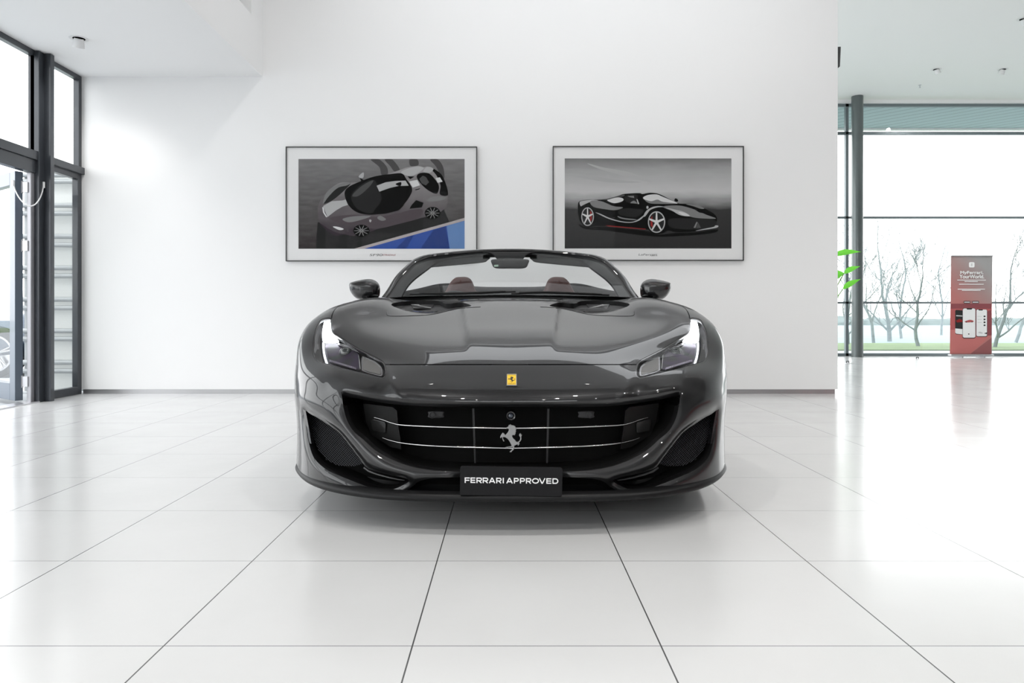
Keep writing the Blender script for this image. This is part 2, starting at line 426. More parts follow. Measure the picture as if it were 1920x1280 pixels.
# control net of the front body: rows bottom -> windscreen base, columns centre -> flank; (x, depth behind the nose, z)
ROWS = [
 [(0,.030,.150),(.22,.035,.150),(.42,.06,.152),(.60,.10,.156),(.78,.19,.162),(.91,.32,.170),(.988,.48,.180),(.990,1.10,.19),(.965,1.75,.19)],
 [(0,.030,.268),(.22,.035,.268),(.42,.06,.270),(.60,.105,.275),(.78,.19,.280),(.91,.32,.290),(.985,.48,.300),(.995,1.10,.31),(.970,1.75,.31)],
 [(0,.040,.400),(.22,.048,.400),(.42,.075,.402),(.60,.120,.405),(.78,.205,.410),(.91,.33,.415),(.988,.48,.420),(1.00,1.10,.44),(.980,1.75,.44)],
 [(0,.030,.522),(.22,.040,.524),(.42,.07,.531),(.60,.13,.546),(.78,.22,.555),(.91,.34,.560),(.995,.48,.565),(1.00,1.10,.57),(.985,1.75,.57)],
 [(0,.127,.5985),(.22,.137,.5995),(.42,.167,.605),(.60,.218,.6115),(.77,.29,.622),(.898,.39,.632),(.993,.51,.640),(1.00,1.10,.65),(.985,1.75,.65)],
 [(0,.232,.661),(.20,.240,.661),(.38,.264,.661),(.55,.316,.659),(.72,.41,.678),(.875,.50,.700),(.990,.57,.712),(1.00,1.10,.725),(.985,1.75,.725)],
 [(0,.400,.7355),(.20,.406,.7355),(.38,.433,.7355),(.55,.478,.740),(.71,.56,.765),(.855,.63,.785),(.980,.68,.790),(.995,1.12,.80),(.975,1.75,.80)],
 [(0,.680,.810),(.20,.685,.810),(.38,.70,.810),(.55,.73,.818),(.70,.77,.843),(.835,.79,.865),(.955,.80,.855),(.980,1.18,.865),(.965,1.75,.855)],
 [(0,1.00,.895),(.20,1.00,.893),(.38,1.00,.888),(.54,1.00,.898),(.68,1.01,.935),(.80,1.01,.945),(.902,1.00,.925),(.955,1.25,.91),(.95,1.75,.885)],
 [(0,1.42,.980),(.22,1.43,.978),(.42,1.46,.970),(.57,1.50,.962),(.70,1.54,.958),(.80,1.57,.953),(.87,1.60,.942),(.915,1.66,.93),(.94,1.75,.905)]]
G = np.array(ROWS, float)
Gf = np.concatenate([G[:, :0:-1]*np.array([-1,1,1]), G], 1)      # full width, symmetric
ch = np.linalg.norm(np.diff(G, axis=1), axis=2).mean(0); ku = np.concatenate([[0], np.cumsum(ch)]); LU = ku[-1]; ku /= LU
cv = np.linalg.norm(np.diff(G, axis=0), axis=2)[:, :7].mean(1); kv = np.concatenate([[0], np.cumsum(cv)]); LV = kv[-1]; kv /= LV
kuf = np.concatenate([-ku[:0:-1], ku])
NU, NV = 520, 440
uu = np.linspace(0, 1, NU); vv = np.linspace(0, 1, NV)
T1 = nspline(kv, Gf)(vv)                                        # (NV, cols, 3)
P0 = np.transpose(nspline(kuf, np.transpose(T1, (1, 0, 2)))(uu), (1, 0, 2)).copy()
P0[:, 0, 0] = 0

def sstep(a, b, x):
    t_ = np.clip((x-a)/(b-a), 0, 1); return t_*t_*(3-2*t_)
def proj(P):
    s = (CY+P[..., 1])/F
    return np.stack([P[..., 0]/s, VY+(HC-P[..., 2])/s], -1)     # (dx from car centre, py)
def seg_dist(Q, poly, closed=True):
    """distance from points Q (...,2) to a polyline"""
    A = np.array(poly, float); B = np.roll(A, -1, 0)
    if not closed: A, B = A[:-1], B[:-1]
    q = Q.reshape(-1, 2); best = np.full(len(q), 1e9)
    for a, b in zip(A, B):
        d = b-a; L = (d*d).sum()+1e-12; k = np.clip(((q-a)@d)/L, 0, 1)
        best = np.minimum(best, np.hypot(*(q-(a+k[:, None]*d)).T))
    return best.reshape(Q.shape[:-1])
def inside(Q, poly):
    A = np.array(poly, float); B = np.roll(A, -1, 0); q = Q.reshape(-1, 2); c = np.zeros(len(q), bool)
    for a, b in zip(A, B):
        m_ = (a[1] > q[:, 1]) != (b[1] > q[:, 1])
        with np.errstate(divide='ignore', invalid='ignore'):
            c ^= m_ & (q[:, 0] < (b[0]-a[0])*(q[:, 1]-a[1])/(b[1]-a[1]+1e-30)+a[0])
    return c.reshape(Q.shape[:-1])

# feature outlines (dx from centre, row of the 1920x1280 frame), one half
GR = [(0,753),(40,753),(90,752.5),(155,750.5),(221,745),(268,738.5),(300,733),(317,733),(317,744),(313,770),(306,791),(295.5,808),(278,823),(253,845),(222,862),(187,874.5),(146,881.5),(97,884),(40,884.5),(0,885)]
INT = [(387,770),(376,776),(361,784),(346,794),(332,803),(320,813),(304,833),(291,850),(282,862),(272,875),(253,884),(228,890),(206,894.5),(193,899.5),(193,903.5),(204,910),(218,916),(232,918.5),(252,917.5),(283,907),(318,893),(346,880),(368,860),(378,834),(384,800)]
HL = [(345,595.5),(336,596.5),(334.3,604),(334,616),(331,623),(322,629),(290,650),(257,667),(243,674.5),(236,682),(233,695),(234,703.5),(239,708.5),(248,708.8),(279,701.5),(312,693.5),(345,684.5),(361,680),(369,671.5),(372,658),(370.5,641),(368,623.5),(362,608),(356,599)]
LOW = [(0,894),(60,894),(120,895),(155,897.5),(174,903),(184,911),(196,919),(200,924),(190,929),(140,931),(80,932),(0,932)]
def half_smooth(p, n_=4):
    q = [(-x, y) for x, y in p[1:3][::-1]]+list(p)+[(-x, y) for x, y in p[-3:-1][::-1]]
    S_ = smooth_poly(q, n_, False); return S_[2*n_:-2*n_+0][:(len(p)-1)*n_+1]
GRs = half_smooth(GR); INs, HLs = [smooth_poly(p, 4) for p in (INT, HL)]; LOWs = half_smooth(LOW)
GRs[0, 0] = GRs[-1, 0] = LOWs[0, 0] = LOWs[-1, 0] = 0
def dome(P):
    x, d = P[..., 0], P[..., 1]
    xe = .172+(d-.25)*.10
    hm = .017*sstep(.31, .60, d)*(1-sstep(1.15, 1.42, d))
    k = np.clip((x-xe)/.036, 0, 1)
    return hm*(1-k)**2*(1+0*x)
P1 = P0.copy()
P1[..., 2] += dome(P0)*(P0[..., 2] > .6)
px0 = proj(P0); front = (P0[..., 1] < .75) & (P0[..., 2] < .8)
# rolled edges around the openings: metal turns inwards near the rim
for poly, wd, dep in ((GRs, 5., .007), (INs, 13., .022), (LOWs, 10, .012)):
    dd = seg_dist(px0, poly); k = np.clip(1-dd/wd, 0, 1)**2*dep
    ins = inside(px0, poly); k = np.where(ins, dep, k)
    P1[..., 1] += k*front
# muscle between grille and side intake, scoop rising to the headlight
ridge = smooth_poly([(392,745),(350,762),(322,790),(300,812),(270,845),(235,872),(190,888),(120,892)], 6, False)
dd = seg_dist(px0, ridge, False); P1[..., 1] -= .020*np.exp(-(dd/16.)**2)*front
hol = smooth_poly([(345,722),(300,712),(262,722),(240,735)], 6, False)
dd = seg_dist(px0, hol, False); P1[..., 1] += .012*np.exp(-(dd/16.)**2)*front
# nose edge crease from the headlight tip down to the grille lip
cr = smooth_poly([(236,684),(230,700),(222,718),(205,748)], 6, False)
dd = seg_dist(px0, cr, False); P1[..., 1] -= .006*np.exp(-(dd/7.)**2)*front
# hollow of the bonnet vents
xx, ddp = P0[..., 0], P0[..., 1]
k = np.exp(-((xx-.50)/.13)**4)*np.exp(-((ddp-1.17)/.17)**4)
P1[..., 2] -= .016*k
def blur(A, n_):
    for _ in range(n_):
        B = np.pad(A, ((1,1),(1,1),(0,0)), 'edge'); A = (B[:-2,1:-1]+B[2:,1:-1]+B[1:-1,:-2]+B[1:-1,2:]+2*B[1:-1,1:-1])/6
    return A
D_ = P1-P0; low_ = (P0[..., 2] < .70)[..., None]; P1 = P0+np.where(low_, blur(D_, 10), blur(D_, 3))
P1[:, 0, 0] = 0
def normals_of(P):
    du_ = np.gradient(P, axis=1); dv_ = np.gradient(P, axis=0)
    # symmetric at the centre line
    du_[:, 0] = (P[:, 1]-P[:, 0]); du_[:, 0, 1:] = 0
    N_ = np.cross(du_, dv_); return N_/(np.linalg.norm(N_, axis=-1)[..., None]+1e-12)
N1 = normals_of(P1); PX = proj(P1)
def look(A, u, v):
    x = np.clip(np.array(u)*(NU-1), 0, NU-1.0001); y = np.clip(np.array(v)*(NV-1), 0, NV-1.0001)
    i = x.astype(int); j_ = y.astype(int); a = (x-i)[..., None]; b_ = (y-j_)[..., None]
    return (A[j_, i]*(1-a)+A[j_, i+1]*a)*(1-b_)+(A[j_+1, i]*(1-a)+A[j_+1, i+1]*a)*b_
IMAX = int(ku[6]*1.10*NU)
def inv(pts, umax=None, src=None):
    src = PX if src is None else src; im = umax or IMAX; S_ = src[:, :im]
    out = []
    for q in np.array(pts, float):
        D = ((S_-q)**2).sum(-1); j0, i0 = np.unravel_index(np.argmin(D), D.shape)
        u, v = i0/(NU-1), j0/(NV-1); e = .5/NU
        for _ in range(4):
            f0 = look(src, u, v); fu = (look(src, u+e, v)-look(src, u-e, v))/(2*e); fv = (look(src, u, v+e)-look(src, u, v-e))/(2*e)
            J = np.stack([fu, fv], 1)
            if abs(np.linalg.det(J)) < 1e-3: break
            s_ = np.linalg.solve(J, q-f0); s_ = np.clip(s_, -.01, .01); u = min(max(u+s_[0], 0), 1); v = min(max(v+s_[1], 0), 1)
        if abs(q[0]) < .6: u = 0.
        out.append((u, v))
    return np.array(out)
def surf(pts, off=0., back=0.):
    """points of the skin under the outline points, pushed in by off along the normal and back along depth"""
    q = inv(pts); P = look(P1, q[:, 0], q[:, 1]); N_ = look(N1, q[:, 0], q[:, 1])
    return P-N_*off+np.array([0, back, 0])

step = 3.0
def rs(poly, st=step): return resample(poly, st)
uvGR = inv(rs(GRs)); uvIN = inv(rs(INs)); uvHL = inv(rs(HLs, 2.)); uvHI = inv(rs(offset_poly(HLs, 3.1), 2.)); uvLO = inv(rs(LOWs))
# wheel arch, found on the flank in the side view
AC, AZ, AR = 1.0, .345, .385
side = P1[..., 1:3]; ic = int(ku[6]*NU*.985)
def inv_side(pts):
    out = []
    S_ = side[:, ic:]
    for q in pts:
        D = ((S_-q)**2).sum(-1); j0, i0 = np.unravel_index(np.argmin(D), D.shape); u, v = (i0+ic)/(NU-1), j0/(NV-1); e = .5/NU
        for _ in range(3):
            f0 = look(side, u, v); J = np.stack([(look(side, u+e, v)-look(side, u-e, v))/(2*e), (look(side, u, v+e)-look(side, u, v-e))/(2*e)], 1)
            if abs(np.linalg.det(J)) < 1e-3: break
            s_ = np.clip(np.linalg.solve(J, q-f0), -.01, .01); u = min(max(u+s_[0], 0), 1); v = min(max(v+s_[1], 0), 1)
        out.append((u, v))
    return np.array(out)
ang = np.linspace(math.radians(-27), math.radians(207), 60)
arc = np.array([(AC-AR*math.cos(a), AZ+AR*math.sin(a)) for a in ang])
uvA = inv_side(arc); uvA = np.vstack([[(uvA[0, 0], 0.)], uvA, [(uvA[-1, 0], 0.)]])
# bonnet: front shut line, lamp edge, fender shut line
inner = [p for p in rs(HLs, 2.)]
sh_front = [(x, 683.2) for x in np.linspace(0, 237, 50)]
fs = [(335.5,596.3),(334.5,590),(330,581),(324,575.5),(317,571.5)]
fs = smooth_poly(fs, 5, closed=False)
uvF = inv(sh_front); uvS = inv(fs)
u_s, v_s = uvS[-1]; back = np.array([(u_s+(.006*k_), v_s+(1-v_s)*k_/10) for k_ in range(1, 11)])
hc = np.array(HLs); i1 = int(np.argmin(((hc-np.array([235.5,683]))**2).sum(1))); i0 = int(np.argmin(((hc-np.array([335.5,596.5]))**2).sum(1)))
seg = []
k = i1
seg_ = hc[i0:i1+1][::-1] if i0 < i1 else hc[i1:i0+1]
seg_in = offset_poly(HLs, 3.)[min(i0, i1):max(i0, i1)+1]
if i0 < i1: seg_in = seg_in[::-1]
uvHood = np.vstack([uvF, inv(resample(seg_in, 3., False)), uvS, back, [(0., 1.)]])
def strip(uv, w_):                       # thin band around a line in uv space
    Q = uv*np.array([LU, LV]); T_ = np.gradient(Q, axis=0); T_ /= np.linalg.norm(T_, axis=1)[:, None]
    Nn = np.stack([-T_[:, 1], T_[:, 0]], 1)*w_/2
    R_ = np.vstack([Q+Nn, (Q-Nn)[::-1]])/np.array([LU, LV]); return np.clip(R_, 0, 1)
uvG1 = strip(uvF, .0085); uvG2 = strip(np.vstack([uvS, back]), .0055)
# door shut line and fender: everything above the lamp/arch line outside the bonnet
pO = inv([(371.5, 660)])[0]; pA = uvA[28]
uvFend = np.vstack([uvS[:1], inv(resample(offset_poly(HLs, 3.)[np.r_[np.arange(len(HLs)-14, len(HLs)), 0:1]][::-1], 3., False)) if False else inv([(345,599),(356,603),(366,625),(368,660)]), [pO], [(ku[6]+.01, pO[1]+.005)], [pA], [(pA[0], pA[1]-.02)], [uvA[-5]], [(uvA[-1, 0], 0)], [(1, 0)], [(1, 1)], [(back[-1, 0], 1)], back[::-1][1:], uvS[::-1]])
# bonnet vent slots, enlarged to take in the dark cowl reflections
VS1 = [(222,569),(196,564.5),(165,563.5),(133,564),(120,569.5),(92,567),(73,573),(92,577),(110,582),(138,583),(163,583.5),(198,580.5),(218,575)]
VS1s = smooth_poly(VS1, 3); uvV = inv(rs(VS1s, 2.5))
print('inverted')

SCL = np.array([LU, LV])
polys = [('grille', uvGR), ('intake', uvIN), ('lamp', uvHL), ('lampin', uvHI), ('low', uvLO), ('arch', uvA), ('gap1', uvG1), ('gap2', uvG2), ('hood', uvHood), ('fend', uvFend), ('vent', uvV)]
SCL = np.array([LU, LV])
polys = [(n_, resample(p*SCL, .011)/SCL if n_ != 'x' else p) for n_, p in polys]
NGU, NGV = 160, 140
gu, gv = np.meshgrid(np.linspace(0, 1, NGU), np.linspace(0, 1, NGV)); gp_ = np.stack([gu.ravel(), gv.ravel()], 1)
fu_, fv_ = np.meshgrid(np.arange(.35/NGU, ku[6]*1.04, .5/NGU), np.arange(.35/NGV, kv[5]*1.02, .5/NGV)); gp_ = np.vstack([gp_, np.stack([fu_.ravel(), fv_.ravel()], 1)])
keep = np.ones(len(gp_), bool)
for n_, p in polys:
    dd = seg_dist(gp_*SCL, p*SCL); keep &= dd > .004
edge_ = (gp_[:, 0] < 1e-9) | (gp_[:, 0] > 1-1e-9) | (gp_[:, 1] < 1e-9) | (gp_[:, 1] > 1-1e-9)
corner = edge_ & ((gp_[:, 0] < 1e-9) | (gp_[:, 0] > 1-1e-9)) & ((gp_[:, 1] < 1e-9) | (gp_[:, 1] > 1-1e-9))
gp_ = gp_[keep | corner]
vin = [Vector(p*SCL) for p in gp_]; ein = []
for n_, p in polys:
    k = len(vin); vin += [Vector(q*SCL) for q in p]; L = len(p); ein += [(k+i, k+(i+1) % L) for i in range(L)]
XY = P1[..., :2]
for off in (-.012, .0, .007, .014, .021, .029, .038):
    pts = [(.172+(d-.25)*.10+off, d) for d in np.arange(.30, 1.42, .012)]
    q = np.array(inv(pts, src=XY)); ok_ = np.ones(len(q), bool)
    for n_, p in polys: ok_ &= seg_dist(q*SCL, p*SCL) > .004
    q = q[ok_]; k = len(vin); vin += [Vector(a*SCL) for a in q]
    ein += [(k+i, k+i+1) for i in range(len(q)-1) if np.linalg.norm((q[i+1]-q[i])*SCL) < .03]
vo, eo, fo_, *_ = delaunay_2d_cdt(vin, ein, [], 0, 1e-5)
UV = np.array([tuple(v) for v in vo])/SCL
FA = np.array([tuple(f) for f in fo_ if len(f) == 3])
cen = UV[FA].mean(1)
reg = {n_: inside(cen*SCL, p*SCL) for n_, p in polys}
PV = look(P1, UV[:, 0], UV[:, 1]); PN = look(N1, UV[:, 0], UV[:, 1]); PN /= np.linalg.norm(PN, axis=1)[:, None]
PV[UV[:, 0] < 1e-6, 0] = 0
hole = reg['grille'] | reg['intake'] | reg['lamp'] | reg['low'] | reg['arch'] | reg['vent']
gap = (reg['gap1'] | reg['gap2']) & ~hole
hood = reg['hood'] & ~hole & ~gap
fend = reg['fend'] & ~hood & ~hole & ~gap
bump = ~hole & ~gap & ~hood & ~fend
def part(name, sel, m_, sides=(1, -1), off=0., parent=car, mk=build):
    f = FA[sel]; ids, inv_ = np.unique(f.ravel(), return_inverse=True); f = inv_.reshape(-1, 3); v = PV[ids]-PN[ids]*off; n_ = PN[ids]
    g = np.cross(v[f[:, 1]]-v[f[:, 0]], v[f[:, 2]]-v[f[:, 0]]); fl = (g*n_[f[:, 0]]).sum(1) < 0; f[fl] = f[fl][:, ::-1]
    sets = []
    for s_ in sides:
        A = v*np.array([s_, 1, 1]); B = n_*np.array([s_, 1, 1]); sets.append((A, f if s_ > 0 else f[:, ::-1], B))
    return sets
def emit_joined(name, sel, m_, **k):
    S_ = part(name, sel, m_, **k); A = np.vstack([s_[0] for s_ in S_]); B = np.vstack([s_[2] for s_ in S_]); Fs = []; o_ = 0
    for s_ in S_: Fs.append(s_[1]+o_); o_ += len(s_[0])
    return build(name, A, np.vstack(Fs), m_, car, True, normals=B)
bonnet = emit_joined('bonnet', hood, M['paint'])
bumper = emit_joined('front_bumper', bump, M['paint'])
for s_ in (1, -1):
    A, f, B = part('x', fend, None, sides=(s_,))[0]; build('fender', A, f, M['paint'], car, True, normals=B)
emit_joined('shut_line_seal', gap & reg['gap1'], M['black_void'], off=.006)
for s_ in (1, -1):
    A, f, B = part('x', gap & ~reg['gap1'], None, sides=(s_,), off=.006)[0]; build('fender_shut_seal', A, f, M['black_void'], car, True, normals=B)

def ribbon(uv, rows, mirror=True, name='rim', m_=None, parent=car, closed=True, nrm=True):
    """strip that turns inwards from a cut edge: rows of (in along normal, back along depth, towards hole centre)"""
    P = look(P1, uv[:, 0], uv[:, 1]); N_ = look(N1, uv[:, 0], uv[:, 1]); P[uv[:, 0] < 1e-6, 0] = 0
    T_ = np.roll(P, -1, 0)-np.roll(P, 1, 0); E = np.cross(N_, T_); E /= np.linalg.norm(E, axis=1)[:, None]+1e-9
    q = uv*SCL; A = .5*np.sum(q[:, 0]*np.roll(q[:, 1], -1)-np.roll(q[:, 0], -1)*q[:, 1])
    # make E point to the inside
    c = P.mean(0); sg = np.sign(((c-P)*E).sum(1).mean()) or 1; E = E*sg
    G_ = [P-N_*a+np.array([0, b_, 0])+E*e for a, b_, e in rows]
    return G_
def rim_obj(name, G_, m_, mirror=True, parent=car, cut_axis=True):
    obs = []
    for s_ in ((1, -1) if mirror else (1,)):
        mb = MB(); GG = [[(p[0]*s_, p[1], p[2]) for p in r] for r in G_]
        mb.grid(GG, closed=True)
        if cut_axis:       # drop faces lying on the centre line
            mb.f = [f for f in mb.f if not all(abs(mb.v[i][0]) < 1e-5 for i in f)]; mb.m = [0]*len(mb.f)
        obs.append(mb.build(name, m_, parent, smooth=50))
    return obs
RR = [(0,0,0),(.003,.004,.003),(.006,.014,.006),(.008,.03,.008)]
# grille surround: painted lip then a black duct
Gg = ribbon(uvGR, RR); 
def joined_rim(name, G_, m_):
    mb = MB()
    for s_ in (1, -1): mb.grid([[(p[0]*s_, p[1], p[2]) for p in r] for r in G_], closed=True)
    mb.f = [f for f in mb.f if not all(abs(mb.v[i][0]) < 1e-4 for i in f)]; mb.m = [0]*len(mb.f)
    bm_ = mb; o = mb.build(name, m_, car, smooth=60); return o
# the upper lip is deeper: offset rows scaled on the top side
P_ = look(P1, uvGR[:, 0], uvGR[:, 1]); up = (PX[0, 0]*0).sum()
zz = look(PX, uvGR[:, 0], uvGR[:, 1])[:, 1]; upk = (1-sstep(748, 765, zz))[:, None]
lip = [P_, P_+np.array([0,.003,-.009])*upk+(1-upk)*np.array([0,.005,.002]), P_+np.array([0,.012,-.022])*upk+(1-upk)*np.array([0,.018,.003]), P_+np.array([0,.028,-.031])*upk+(1-upk)*np.array([0,.035,.003])]
# pull the side ends inwards
for r, s_ in zip(lip[1:], (.998, .994, .988)): r[:, 0] = P_[:, 0]*(1-(1-s_)*(1-upk[:, 0]))
joined_rim('grille_lip', lip, M['paint'])
joined_rim('grille_duct', [lip[-1], lip[-1]*np.array([.97, 1, 1])+np.array([0,.14,0])], M['black_void'])
bpl = lip[-1]*np.array([.97,1,1])+np.array([0,.14,0])
mb = MB(); mb.add([tuple(p) for p in bpl]+[(-p[0], p[1], p[2]) for p in bpl[::-1]], [tuple(range(2*len(bpl)))])
G2 = []
for x in np.linspace(-.64, .64, 41):
    G2.append([(x, .16+.25*x*x+.02, z) for z in (.25, .59)])
MB().grid(G2).build('grille_backing', M['black_void'], car, smooth=True, fix=False)
joined_rim('lower_intake_lip', ribbon(uvLO, [(0,0,0),(.002,.012,0),(.002,.10,0)]), M['black_matt'])
MB().box(-.46, .46, .13, .14, .14, .25).build('lower_intake_backing', M['black_void'], car)

# wheel arch liner, front
for s_ in (1, -1):
    A_ = look(P1, uvA[:, 0], uvA[:, 1]); mb = MB()
    mb.grid([[(p[0]*s_, p[1], p[2]) for p in A_], [((p[0]-.012)*s_, p[1], p[2]) for p in A_], [(.60*s_, p[1], p[2]) for p in A_]])
    mb.build('wheel_arch_liner', M['black_matt'], car, smooth=40)

# bonnet vents; the black backing also draws the dark reflections around the slots
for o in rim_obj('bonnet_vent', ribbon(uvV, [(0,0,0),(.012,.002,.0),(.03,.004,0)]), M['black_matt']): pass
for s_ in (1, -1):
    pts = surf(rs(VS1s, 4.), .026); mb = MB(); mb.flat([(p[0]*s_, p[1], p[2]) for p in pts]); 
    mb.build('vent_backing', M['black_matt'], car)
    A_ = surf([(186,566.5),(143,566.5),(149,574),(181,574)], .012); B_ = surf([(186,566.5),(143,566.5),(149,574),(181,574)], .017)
    mb = MB(); mb.grid([[(p[0]*s_, p[1], p[2]) for p in A_], [(p[0]*s_, p[1], p[2]) for p in B_]], closed=True); mb.flat([(p[0]*s_, p[1], p[2]) for p in A_]); mb.build('vent_louvre', M['paint'], car)  # panel takes the shape of the grey reflection inside the vent
# vent insert outline
vl = smooth_poly([(232,584),(228,592),(190,592),(148,589.5),(118,583),(98,578.5),(70,576),(56,575.5)], 5, False)
for s_ in (1, -1):
    pts = surf(vl, -.0004); MB().tube([(p[0]*s_, p[1], p[2]) for p in pts], .0016, 6).build('vent_insert_joint', M['black_matt'], car, smooth=True)

# ---------------------------------------------------------------- side intakes
m_mesh = mat('intake_mesh', (.035,.036,.042), .4, .3)
for s_ in (1, -1):
    Rr = ribbon(uvIN, [(0,0,0),(.003,.005,.003),(.006,.016,.006),(.008,.035,.008),(.008,.15,.010)])
    mb = MB(); mb.grid([[(p[0]*s_, p[1], p[2]) for p in r] for r in Rr[:4]], closed=True); mb.build('intake_lip', M['paint'], car, smooth=60)
    mb = MB(); mb.grid([[(p[0]*s_, p[1], p[2]) for p in r] for r in Rr[3:]], closed=True); mb.build('intake_duct', M['black_void'], car, smooth=60)
    pts = surf(rs(offset_poly(INs, -1), 5.), 0, .14); MB().flat([(p[0]*s_, p[1], p[2]) for p in pts]).build('intake_backing', M['black_void'], car)
    # wire mesh in the upper part, in its own slanted plane
    MP = np.array([(384,776),(376,778),(346,795),(322,812),(304,832),(291,849),(276,872),(300,878),(330,877),(352,866),(368,846),(377,822),(382,800)], float)
    fx = surf([(380,790),(280,870),(340,870)], 0, .05); 
    def plane(q):   # barycentric map outline -> slanted plane
        a, b_, c = np.array([(380,790),(280,870),(340,870)], float); T_ = np.stack([b_-a, c-a], 1); k = np.linalg.solve(T_, (np.array(q)-a)); return fx[0]+(fx[1]-fx[0])*k[0]+(fx[2]-fx[0])*k[1]
    mesh = MB()
    for dirv, spc, rad in (((.72,.69), 3.1, .00125), ((.70,-.71), 4.4, .0007)):
        dv_ = np.array(dirv)*np.array([-1, 1]); nn = np.array([-dv_[1], dv_[0]]); cc = MP.mean(0)
        for k in range(-32, 33):
            o_ = cc+nn*spc*k; hits = []
            for a, b_ in zip(MP, np.roll(MP, -1, 0)):
                Mx = np.stack([dv_, a-b_], 1)
                if abs(np.linalg.det(Mx)) < 1e-9: continue
                t_, s2 = np.linalg.solve(Mx, a-o_)
                if 0 <= s2 < 1: hits.append(t_)
            hits.sort()
            for h0, h1 in zip(hits[::2], hits[1::2]):
                a, b_ = plane(o_+dv_*h0), plane(o_+dv_*h1)
                mesh.tube([(a[0]*s_, a[1], a[2]), (b_[0]*s_, b_[1], b_[2])], rad, 5, caps=False)
    mesh.build('intake_mesh', m_mesh, car, smooth=True, fix=False)
    # rounded bar across the mouth of the lower channel
    bar = surf([(276,877),(266,884),(250,890),(230,895.5),(212,899.5),(200,901)], 0, .012)
    MB().tube([(p[0]*s_, p[1], p[2]) for p in bar], [.008,.010,.009,.008,.006,.003], 12, squash=.8).build('intake_bar', M['paint'], car, smooth=40)
    # black piece put in for the dark of a recessed notch at the outer edge
    notch = [(391,765),(386,768),(380,800),(375,832),(379,830),(386,800)]
    a = surf(notch, .002); b_ = surf(notch, .012, .02)
    mb = MB(); mb.grid([[(p[0]*s_, p[1], p[2]) for p in a], [(p[0]*s_, p[1], p[2]) for p in b_]], closed=True); mb.flat([(p[0]*s_, p[1], p[2]) for p in a])
    mb.build('intake_fin', M['black_gloss'], car, smooth=40)

# ---------------------------------------------------------------- splitter
def splitter_curve(dz, grow):
    pts = [(0,-.015,.135),(.22,-.008,.134),(.42,.012,.133),(.60,.06,.134),(.78,.165,.138),(.90,.29,.147),(.965,.40,.158),(.992,.49,.170),(.99,.60,.176)]
    A = np.array(pts); A[:, 2] += dz; c = np.array([0, .6, 0]); A[:, :2] = c[:2]+(A[:, :2]-c[:2])*(1+grow)
    full = np.vstack([A[:0:-1]*np.array([-1,1,1]), A]); return nspline(np.linspace(-1, 1, len(full)), full)(np.linspace(-1, 1, 101))
rows = [splitter_curve(.034, -.06), splitter_curve(.028, -.018), splitter_curve(.020, -.004), splitter_curve(.008, 0), splitter_curve(.0, -.006), splitter_curve(-.002, -.03), splitter_curve(.0, -.16), splitter_curve(.04, -.2)]
MB().grid([list(map(tuple, r)) for r in rows]).build('splitter', M['carbon'], car, smooth=60)
MB().box(-.80, .80, .35, 1.75, .13, .15).box(-.82, .82, 1.75, 4.3, .13, .16).build('underbody', M['black_matt'], car)

# ---------------------------------------------------------------- grille furniture
def gpt(dx, py, d): s = (CY+d)/F; return Vector((dx*s, d, HC-(py-VY)*s))
for pl in ([(258,782),(243,786),(221,793.5),(199,797),(134,800),(60,801.7),(0,802.5)], [(242,820),(226,825.5),(199,831),(156,835),(90,838),(0,840)]):
    P = smooth_poly(pl, 6, False); full = [(-a, b_) for a, b_ in P[:-1]]+[(a, b_) for a, b_ in P[::-1]]
    pts = []; rr = []
    for a, b_ in full:
        d = .055+.115*(abs(a)/258)**2; pts.append(gpt(a, b_, d)); rr.append(.0034*(1-.75*max(0, (abs(a)/P[0][0]-.75)/.25)))
    MB().tube(pts, rr, 8).build('grille_slat', M['chrome'], car, smooth=True)
for x, n_ in ((-71, 'grille_strut'), (70, 'grille_strut')):
    mb = MB(); mb.grid([[gpt(x-2+k, y, .115) for y in (767, 800, 840, 866)] for k in (0, 4)]); mb.grid([[gpt(x-2+k, y, .15) for y in (767, 800, 840, 866)] for k in (0, 4)])
    MB().prism([gpt(x-2, 766, .115), gpt(x+2, 766, .115), gpt(x-1, 868, .115), gpt(x-4, 868, .115)] if x > 0 else [gpt(x-2, 766, .115), gpt(x+2, 766, .115), gpt(x+5, 868, .115), gpt(x+2, 868, .115)], (0,.02,0)).build(n_, M['black_matt'], car)
m_duct = mat('duct_plate', (.006,.006,.006), .4, spec=.18)
for s_ in (1, -1):
    pl = [(277,757),(266,757.5),(222,763),(214,770),(212,795),(208,820),(206,842),(225,838),(262,815),(272,790)]
    pts = [gpt(a*s_, b_, .135+.1*((a-200)/80)) for a, b_ in pl]; o = MB().prism(pts, (0,.012,0)).build('duct_plate', m_duct, car)
    pl = [(263,787),(258,786),(237,791),(235,795),(236,811),(240,812),(258,808),(261,804)]
    MB().prism([gpt(a*s_, b_, .125+.1*((a-200)/80)) for a, b_ in pl], (0,.006,0)).build('sensor_cover', mat('sensor_cover', (.012,.012,.012), .2), car, bevel=.002)
